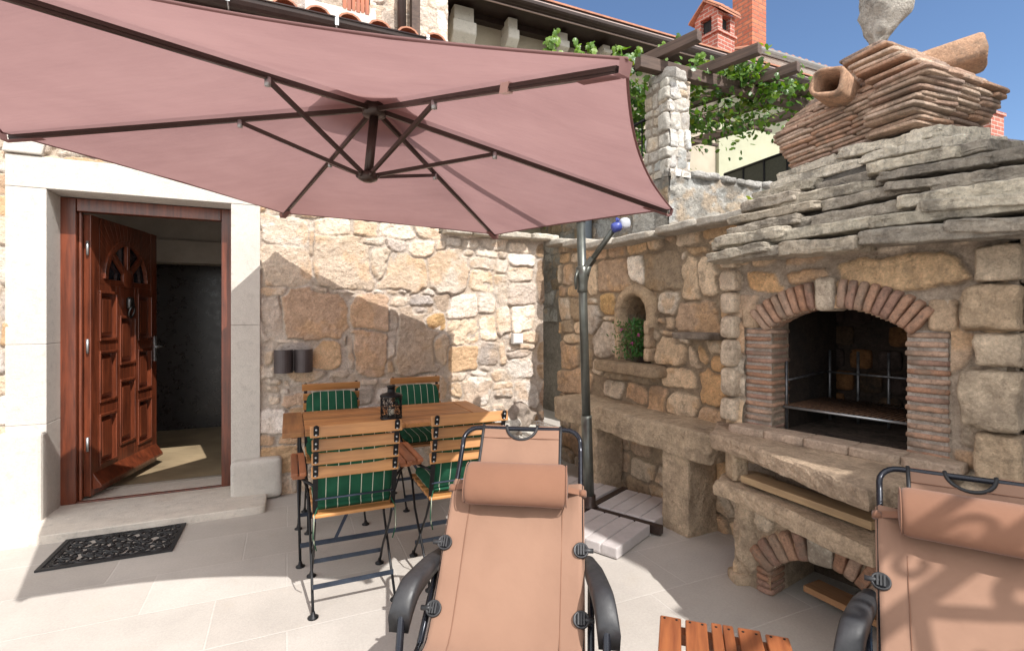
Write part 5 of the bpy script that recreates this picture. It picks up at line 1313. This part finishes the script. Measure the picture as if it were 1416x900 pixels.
# wall lamp
t0,z0=WZ(378,515);t1,z1=WZ(433,482)
wl=thing('wall_lamp','dark grey wall lamp of two half round metal shades below the tan stone','wall lamp',tuple(fnW((t0+t1)/2,0,z0)))
for k in range(2):
    m=MB();w=(t1-t0)/2;ta=t0+w*k+.004;tb_=ta+w-.008;n=14
    P=[fnW((ta+tb_)/2+(w/2-.004)*math.cos(x),.035+.085*math.sin(x),z0) for x in np.linspace(0,PI,n)]
    P+= [fnW((ta+tb_)/2+(w/2-.007)*math.cos(x),.035+.082*math.sin(x),z0) for x in np.linspace(PI,0,n)]
    m.extr(P,(0,0,z1-z0));m.build('lamp_shade',LAMPM,wl)
m=MB();m.fbox(fnW,t0+.01,t1-.01,.015,.034,z0+.01,z1-.01);m.build('back_plate',LAMPM,wl)
t0,z0=WZ(706,475);t1,z1=WZ(719,461)
m=MB();m.fbox(fnW,t0,t1,.01,.07,z0,z1);m.fbox(fnW,t0+.008,t1-.008,.07,.076,z0+.008,z1-.008)
tag(m.build('junction_box',WHITEP,bevel=.006),'small white electric box on the sunlit rubble wall','junction box')
# rocks, basket beside the table
pk=thing('perforated_basket','white perforated metal basket behind the head of the sun lounger','basket',local=True)
m=MB()
w=.17;hh=.40
for (M_,n_) in((np.eye(3),0),(rotz(PI/2),1),(rotz(PI),2),(rotz(-PI/2),3)):
    nn=13
    for i in range(nn):
        x=-w+2*w*i/(nn-1);m.bar(M_@np.array([x,-w,.0]),M_@np.array([x,-w,hh]),.007,.006,up=(1,0,0))
    for i in range(15):
        z=hh*i/14;m.bar(M_@np.array([-w,-w-.001,z]),M_@np.array([w,-w-.001,z]),.006,.010)
m.box((0,0,.01),(2*w-.02,2*w-.02,.01));m.build('mesh_side',WHITEP,pk)
q=VD(737,600,4.45);place(pk,(q[0],q[1],0),rzw+.1)
m=MB();q=VD(708,600,4.2)
for k,(dx,dz,sx,sz,tl) in enumerate(((-.07,.10,.13,.09,.3),(.06,.14,.10,.10,-.8),(.12,.02,.12,.06,.2),(-.03,-.02,.16,.08,.0))):
    M_=np.array([[math.cos(tl),0,math.sin(tl)],[0,1,0],[-math.sin(tl),0,math.cos(tl)]]);o=MB();o.rock((q[0]+dx,q[1],q[2]+dz),(sx,.09,sz),M_,n=12,seed=900+k,amp=.5,rnd=3.5,freq=2,col=(.62,.59,.53) if k!=1 else (.36,.30,.25))
    tag(o.build('driftwood_stone',STONE),('pale banded stone leaning on the right end of the teak table','dark tilted stone standing between the pale stone and the basket','white rough stone lying against the perforated basket','large pale stone at the bottom of the stone heap behind the lounger')[k],'stone','decorative stones heaped by the table')
o=MB();o.rock((q[0]-.02,q[1]+.02,(q[2]-.08)/2),(.22,.12,(q[2]-.08)/2),None,n=12,seed=950,amp=.1,rnd=7,col=(.5,.45,.38));tag(o.build('stone_block',STONE),'squared stone block carrying the decorative stones behind the lounger','stone')
# ================================================================ sun loungers
def make_lounger(hz,loc,rz,lab,po=0.):
    r=thing('sun_lounger',lab,'sun lounger',local=True,group='salmon canvas sun loungers')
    prof=[(.5,hz),(.40,hz-(hz-.40)*.22),(.2,hz-(hz-.40)*.62),(.02,.395),(-.05,.375),(-.15,.385),(-.42,.46),(-.50,.455),(-.95,.30)]
    pr_=[np.array([0,y,z]) for y,z in prof]
    # smooth
    for _ in range(2):
        q=[pr_[0]]
        for i in range(len(pr_)-1): q+=[pr_[i]*.75+pr_[i+1]*.25,pr_[i]*.25+pr_[i+1]*.75]
        q.append(pr_[-1]);pr_=q
    pp=np.array(pr_);cum=np.concatenate([[0],np.cumsum(np.linalg.norm(np.diff(pp,axis=0),axis=1))]);LT=cum[-1]
    def pt(l): return np.array([0,np.interp(l,cum,pp[:,1]),np.interp(l,cum,pp[:,2])])
    def nr(l):
        d=pt(min(LT,l+.03))-pt(max(0,l-.03));d/=np.linalg.norm(d);return np.array([0,-d[2],d[1]])*(-1 if -d[1]>0 and False else 1)
    def S(x,l,o=0):
        n=nr(l); 
        if n[2]<0:n=-n
        return pt(l)+np.array([x,0,0])+n*o
    L1_=.155+po
    m=MB();rn=.06;nx=36;nl=16;v=[];f=[]
    for sd_ in(0,1):
        b0=len(v)
        for i in range(nx+1):
            x=-.152+.304*i/nx;l0=math.sqrt(max(0,rn*rn-x*x)) if abs(x)<rn else 0
            for j in range(nl+1):
                l=l0+(.175+po-l0)*j/nl;v.append(S(x,l,.006*math.sin(x*45+seedr)*math.sin(l*9)*.4-(.003 if sd_ else 0)))
        for i in range(nx):
            for j in range(nl):
                q=[b0+i*(nl+1)+j,b0+i*(nl+1)+j+1,b0+(i+1)*(nl+1)+j+1,b0+(i+1)*(nl+1)+j];f.append(q if sd_ else q[::-1])
    m.add(v,f,smooth=True)
    nx=44;nl=90;v=[];f=[]
    for sd_ in(0,1):
        b0=len(v)
        for i in range(nx+1):
            x=-.2405+.481*i/nx
            for j in range(nl+1):
                l=L1_+(LT-L1_-.005)*j/nl;sag=(.003-.021*(1-(x/.228)**2)) if abs(x)<=.228 else -.0105+math.sqrt(max(0,.0135**2-(abs(x)-.228)**2))-.010*max(0,(abs(x)-.238)/.0025)
                v.append(S(x,l,sag+.004*fbm(np.array([[x*9,l*5,hz*3]]),3,5)[0]+.0035*vnoise(np.array([[x*26+l*7,l*4,hz]]),8)[0]*math.exp(-((l-.32)/.16)**2)*(1 if abs(x)<.21 else 0)+.003*vnoise(np.array([[x*5,l*30,hz+4]]),9)[0]*math.exp(-((l-LT*.47)/.09)**2)-(.003 if sd_ else 0)))
        for i in range(nx):
            for j in range(nl):
                q=[b0+i*(nl+1)+j,b0+i*(nl+1)+j+1,b0+(i+1)*(nl+1)+j+1,b0+(i+1)*(nl+1)+j];f.append(q if sd_ else q[::-1])
    m.add(v,f,smooth=True)
    cv=m.build('canvas_seat',SALMON,r)
    m=MB()
    for x in(-.165,.165): m.tube([S(x,l,-.0135 if abs(l)>9 else .003-.021*(1-(x/.228)**2)+.0012) for l in np.linspace(.3,LT-.02,60)],.0016,5)
    for l in(.055,.80 if hz>.9 else .78): m.tube([S(x,l,.0025 if l<.1 else .004-.021*(1-(x/.228)**2)) for x in np.linspace(-.15 if l<.1 else -.222,.15 if l<.1 else .222,16)],.0016,5)
    m.each('seam',SALMONP,cv)
    m=MB()
    for sx in(-1,1): m.tube([S(sx*.152,l,.001) for l in np.linspace(0,.175+po,8)],.006,7)
    m.tube([S(rn*math.cos(t),rn*math.sin(t),.001) for t in np.linspace(0,PI,18)],.006,7);m.build('black_trim',RUBBER,cv)
    m=MB()
    P=[S(-.228,LT-.05,-.012)]+[S(-.228,l,-.010) for l in np.linspace(LT-.1,.07,50)]
    cn=[];
    for t in np.linspace(0,PI/2,7): cn.append(S(-.228+.055*(1-math.cos(t)),.065-.055*math.sin(t),-.006))
    P+=cn;P+=[np.array([-q[0],q[1],q[2]]) for q in P[::-1]]
    m.tube(P,.0092,10);m.build('tube_frame',TUBEM,r)
    # pillow
    m=MB();n=40;seg=28;v=[]
    Lp=.185
    for i in range(n+1):
        x=-Lp*math.cos(PI*i/n);k=(1-abs(x/Lp)**30)**.5 if abs(x)<Lp else 0
        k=max(k,.0);c=S(0,.185+po,.045)
        for j in range(seg):
            a=2*PI*j/seg;rr_=k*(1+.02*fbm(np.array([[x*14,math.cos(a)*2,math.sin(a)*2+hz]]),3,4)[0])
            ca,sa=math.cos(a),math.sin(a)
            nn_=nr(.185+po);nn_=nn_ if nn_[2]>0 else -nn_;tt=np.array([0,nn_[2],-nn_[1]])
            v.append(c+np.array([x,0,0])+tt*ca*.078*rr_+nn_*sa*.048*rr_)
    m.add(v,[(i*seg+j,i*seg+(j+1)%seg,(i+1)*seg+(j+1)%seg,(i+1)*seg+j) for i in range(n) for j in range(seg)],smooth=True)
    pw_=m.build('pillow',SALMONP,r)
    m=MB()
    for sx in(-1,1): m.bar(S(sx*.17,.19+po,.03),S(sx*.236,.185+po,-.004),.022,.004,up=(0,-.7,.7));
    m.tube([S(-.236,.18+po,.0),S(-.236,.20+po,0)],.0135,8);m.tube([S(.236,.18+po,.0),S(.236,.20+po,0)],.0135,8)
    m.each('strap',SALMONP,pw_)
    m=MB()
    for sx in(-1,1):
        cv0=pw_;P=[];
        c=S(0,.185+po,.045);nn_=nr(.185+po);nn_=nn_ if nn_[2]>0 else -nn_;tt=np.array([0,nn_[2],-nn_[1]])
        P=[c+np.array([sx*(Lp-.006),0,0])+tt*math.cos(a)*.0735+nn_*math.sin(a)*.045 for a in np.linspace(0,2*PI,25)[:-1]];m.tube(P,.0022,5,closed=True)
    m.each('piping',SALMONP,pw_)
    for sx in(-1,1):
        # moulded armrest with a drooping front
        m=MB();ys=np.linspace(.25,-.05,22);v=[];sec=[(-.033,-.014),(-.036,-.002),(-.033,.007),(-.027,.0115),(-.014,.0145),(0,.0155),(.014,.0145),(.027,.0115),(.033,.007),(.036,-.002),(.033,-.014)]
        ns=len(sec)
        for i,y in enumerate(ys):
            t=i/21;z=.523+.014*math.sin(t*PI*.75+.3)-.058*max(0,(t-.70)/.30)**2;w=(.50+.32*min(1,t/.25))*(1+.10*t);xo=sx*(.256+.050*t)
            hh_=1+1.2*t*t
            for (a,b) in sec: v.append((xo+a*w,y,z+(b*1.15 if b>0 else b*hh_*1.6)))
        f=[(i*ns+j,(i+1)*ns+j,(i+1)*ns+(j+1)%ns,i*ns+(j+1)%ns) for i in range(21) for j in range(ns)]+[tuple(range(ns)),tuple(21*ns+j for j in range(ns))[::-1]]
        m.add(v,f,smooth=True);m.build('armrest',ARMP,r)
        m=MB();m.tube([(sx*.266,.17,.50),(sx*.29,.03,.508),(sx*.298,-.0,.500),(sx*.30,-.042,.465),(sx*.285,-.20,.012)],.0115,9)
        m.tube([(sx*.262,.22,.505),(sx*.255,-.1,.30),(sx*.255,.30,.012)],.011,9);m.tube([(sx*.255,.0,.36),(sx*.24,-.3,.40),(sx*.24,-.8,.10),(sx*.24,-.82,.012)],.010,8)
        m.each('leg_tube',TUBEM,r)
        for l in((.46,.66) if po else (.40,.62)):
            m=MB();c=S(sx*.229,l,.008)
            nn_=nr(l);nn_=nn_ if nn_[2]>0 else -nn_
            m.lathe(c-nn_*.002,[(.021,-.006),(.025,-.004),(.025,.005),(.022,.007),(.019,.003),(.0,.003)],20,axis=tuple(nn_),cap=False)
            tt=np.array([0,nn_[2],-nn_[1]])
            for o_ in(-.012,.0,.012): m.bar(c+nn_*.006-tt*.016+(o_*.7,0,0),c+nn_*.006+tt*.016+(o_*.7,0,0),.005,.008,up=tuple(nn_))
            m.tube([c,c+(sx*.04,0,0)],.008,8)
            m.build('hinge_disc',ARMP,r)
    m=MB();m.tube([(-.27,-.30,.014),(.27,-.30,.014)],.011,8);m.tube([(-.255,.30,.014),(.255,.30,.014)],.011,8);m.each('floor_tube',TUBEM,r)
    place(r,loc,rz);return r
seedr=1.3
make_lounger(.925,(-.025,1.505,0),math.atan2(-.13,.99),'salmon canvas sun lounger in the middle foreground in full sun',.075)
seedr=2.9
make_lounger(.865,(1.134,1.159,0),math.atan2(-.57,.82),'salmon canvas sun lounger at the right edge with scrollwork shadows across it')
# stool
so_=thing('slatted_stool','low stool of worn orange brown wooden slats between the two loungers','stool',local=True)
for k in range(5):
    m=MB();x=-.152+k*.076
    kk=rg.uniform(.85,1.15)
    if k==2:
        m.box((x-.0165,.004,.39),(.031,.33,.02),col=(kk,kk,kk));m.box((x+.0165,.004,.39),(.031,.33,.02),col=(kk*.9,)*3)
    else: m.box((x,rg.uniform(-.006,.004),.39),(.064,.33,.02),col=(kk,kk,kk))
    sl_=m.build('slat',STOOLW,so_,bevel=.004)
    m=MB()
    for yy in(.145,-.145):
        for dx in(-.018,.018): m.lathe((x+dx,yy,.4005),[(.004,0),(.0038,.0012),(.001,.0014)],8)
    m.each('screw',IRON,sl_)
m=MB()
for yy in(.13,-.13): m.box((0,yy,.362),(.35,.04,.034),col=(.8,.8,.8))
m.each('cross_rail',STOOLW,so_)
for sx in(-1,1):
    for sy in(-1,1): m=MB();m.box((sx*.14,sy*.13,.172),(.036,.036,.344),col=(.85,.85,.85));m.build('leg',STOOLW,so_,bevel=.003)
place(so_,(.600,1.415,0),math.radians(-18.3))
# door mat
mt=thing('door_mat','black rubber door mat with pierced scroll pattern on the paving before the door','door mat',local=True)
W,H=.62,.43
m=MB();z=.006
for (x0,x1,y0,y1) in((-W/2,W/2,-H/2,-H/2+.022),(-W/2,W/2,H/2-.022,H/2),(-W/2,-W/2+.022,-H/2+.0221,H/2-.0221),(W/2-.022,W/2,-H/2+.0221,H/2-.0221),(-W/2+.05,W/2-.05,-H/2+.042,-H/2+.050),(-W/2+.05,W/2-.05,H/2-.050,H/2-.042),(-W/2+.044,-W/2+.05,-H/2+.05,H/2-.05),(W/2-.05,W/2-.044,-H/2+.05,H/2-.05)):
    m.box(((x0+x1)/2,(y0+y1)/2,z),(x1-x0,y1-y0,.010))
m.build('border',RUBBER,mt)
m=MB()
def spiral(cx,cy,r,turns,a0,s):
    P=[]
    for t in np.linspace(0,1,22): a=a0+s*t*turns*2*PI;rr_=r*(1-t*.82);P.append((cx+rr_*math.cos(a),cy+rr_*math.sin(a),z))
    m.tube(P,[.0065*(1-.3*t)+.001 for t in np.linspace(0,1,22)],5)
for ix in range(5):
    for iy in range(4):
        x=-W/2+.085+ix*(W-.17)/4;y=-H/2+.075+iy*(H-.15)/3;s=1 if (ix+iy)%2 else -1
        spiral(x,y,.050,1.6,rg.uniform(0,6),s)
        if ix<4: m.tube([(x+.03,y,z),(x+.06,y+.02*s,z),(x+.085,y,z)],.0055,5)
        if iy<3: m.tube([(x,y+.03,z),(x+.02*s,y+.05,z),(x,y+.075,z)],.0055,5)
        spiral(x+.045,y+.04,.022,1.1,rg.uniform(0,6),-s)
for k in range(26):
    x=-W/2+.02+k*(W-.04)/25
    for y in(-H/2+.032,H/2-.032): m.tube([(x,y-.014,z),(x+.012,y+.014,z)],.003,4)
for k in range(18):
    y=-H/2+.03+k*(H-.06)/17
    for x in(-W/2+.032,W/2-.032): m.tube([(x-.014,y,z),(x+.014,y+.010,z)],.003,4)
m.build('scroll_pattern',RUBBER,mt)
place(mt,(-2.337,3.005,0),math.radians(23.6))
# ================================================================ neighbour house with railed balcony (stands behind the viewer, casts the shade)
ph=np.array([.803,.596]);shh=np.array([-.596,.803])
fK=lambda u,o,z: np.array([*(ph*u+shh*o),z])      # u to the right, o along the light
nh=thing('neighbour_house','plastered neighbouring house behind the viewer with a small balcony','house',tuple(fK(3,-2.6,0)))
m=MB();m.fbox(fK,2.25,7,-5,-2.3,0,5.55);m.fbox(fK,1.985,2.6,-2.6,-2.0,0,3.98);m.build('wall',CREAMW,nh)
m=MB();m.fbox(fK,1.96,7.1,-5.2,-2.2,5.56,5.66) if False else m.fbox(fK,2.2,7.1,-5.2,-2.28,5.56,5.66);m.build('roof',TILE,nh)
m=MB();m.fbox(fK,.8,2.098,-2.4,-1.26,1.72,1.87);m.build('balcony_slab',CONC,nh)
rb_=thing('balcony_railing','wrought iron balcony railing with scrolls behind the viewer','railing',tuple(fK(1.4,-2.,2.7)))
m=MB();R_=lambda u,z: fK(u,-1.3,z-.82)
m.tube([R_(.85,3.62),R_(2.05,3.62)],.018,8);m.tube([R_(.85,2.80),R_(2.05,2.80)],.014,8);m.bar(R_(1.0,3.42),R_(2.05,3.42),.03,.045)
m.build('rail',IRON,rb_)
m=MB()
for k in range(3):
    u=1.22+k*.34
    m.tube([R_(u-.17,2.82),R_(u+.17,3.40)],.019,6);m.tube([R_(u+.17,2.82),R_(u-.17,3.40)],.019,6)
    for (du,dz,s,a0) in((.0,.42,1,0.),(.0,.14,-1,PI),(.17,.28,1,1.5)):
        P=[];
        for t in np.linspace(0,1,26): a=a0+s*t*2.6*PI;rr_=.085*(1-t*.8);P.append(R_(u+du+rr_*math.cos(a),2.82+dz+rr_*math.sin(a)))
        m.tube(P,.018,6)
for k in range(5): 
    u=1.1+k*.24
    P=[]
    for t in np.linspace(0,1,18): a=-1.+t*2.2*PI;rr_=.075*(1-t*.75);P.append(R_(u+rr_*math.cos(a),3.52+rr_*math.sin(a)))
    m.tube(P,.013,6)
m.build('scrollwork',IRON,rb_)
for u in(.86,2.04): m=MB();m.bar(R_(u,2.7),R_(u,3.66),.03,.03,up=(1,0,0));m.build('post',IRON,rb_)
# ================================================================ light, sky, camera
w=bpy.data.worlds.new('World');sc.world=w;w.use_nodes=True;nt=w.node_tree
sk=nt.nodes.new('ShaderNodeTexSky');sk.sky_type='NISHITA';sk.sun_disc=False
EL_=math.radians(49.2);sk.sun_elevation=EL_;sk.sun_rotation=math.radians(143.4);sk.air_density=.9;sk.dust_density=.1;sk.ozone_density=3.5;sk.altitude=300
bg=nt.nodes['Background']
# bright clouds added only behind the viewer, out of view, to brighten the shade
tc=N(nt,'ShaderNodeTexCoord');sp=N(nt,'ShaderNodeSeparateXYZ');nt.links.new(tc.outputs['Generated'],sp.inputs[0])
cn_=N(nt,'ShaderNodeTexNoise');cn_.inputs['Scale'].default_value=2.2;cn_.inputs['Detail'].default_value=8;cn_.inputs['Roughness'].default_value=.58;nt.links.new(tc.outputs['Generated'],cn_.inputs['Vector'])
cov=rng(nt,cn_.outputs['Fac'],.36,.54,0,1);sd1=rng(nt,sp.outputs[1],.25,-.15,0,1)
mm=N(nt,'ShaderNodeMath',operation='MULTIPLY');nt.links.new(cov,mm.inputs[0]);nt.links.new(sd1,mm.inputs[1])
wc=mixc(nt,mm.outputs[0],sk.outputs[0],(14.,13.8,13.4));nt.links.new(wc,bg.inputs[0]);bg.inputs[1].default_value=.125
sl=bpy.data.lights.new('sun','SUN');sl.energy=4.2;sl.angle=math.radians(.45);sl.color=(1,.965,.915)
so=bpy.data.objects.new('sun',sl);COL.objects.link(so)
d=Vector((-.596*math.cos(EL_),.803*math.cos(EL_),-math.sin(EL_)));so.rotation_euler=d.to_track_quat('-Z','Y').to_euler();so.location=(5,-6,12)
cm=bpy.data.cameras.new('camera');co_=bpy.data.objects.new('camera',cm);COL.objects.link(co_)
cm.sensor_width=36;cm.lens=700/1416*36;cm.shift_y=-10/1416;cm.clip_start=.02;cm.clip_end=900
co_.location=(0,0,CAMH);co_.rotation_euler=(PI/2,0,0);sc.camera=co_
sc.view_settings.view_transform='Standard';sc.view_settings.look='None';sc.view_settings.gamma=1;sc.view_settings.exposure=.54
sc.cycles.max_bounces=8;sc.cycles.diffuse_bounces=5;sc.cycles.transmission_bounces=4
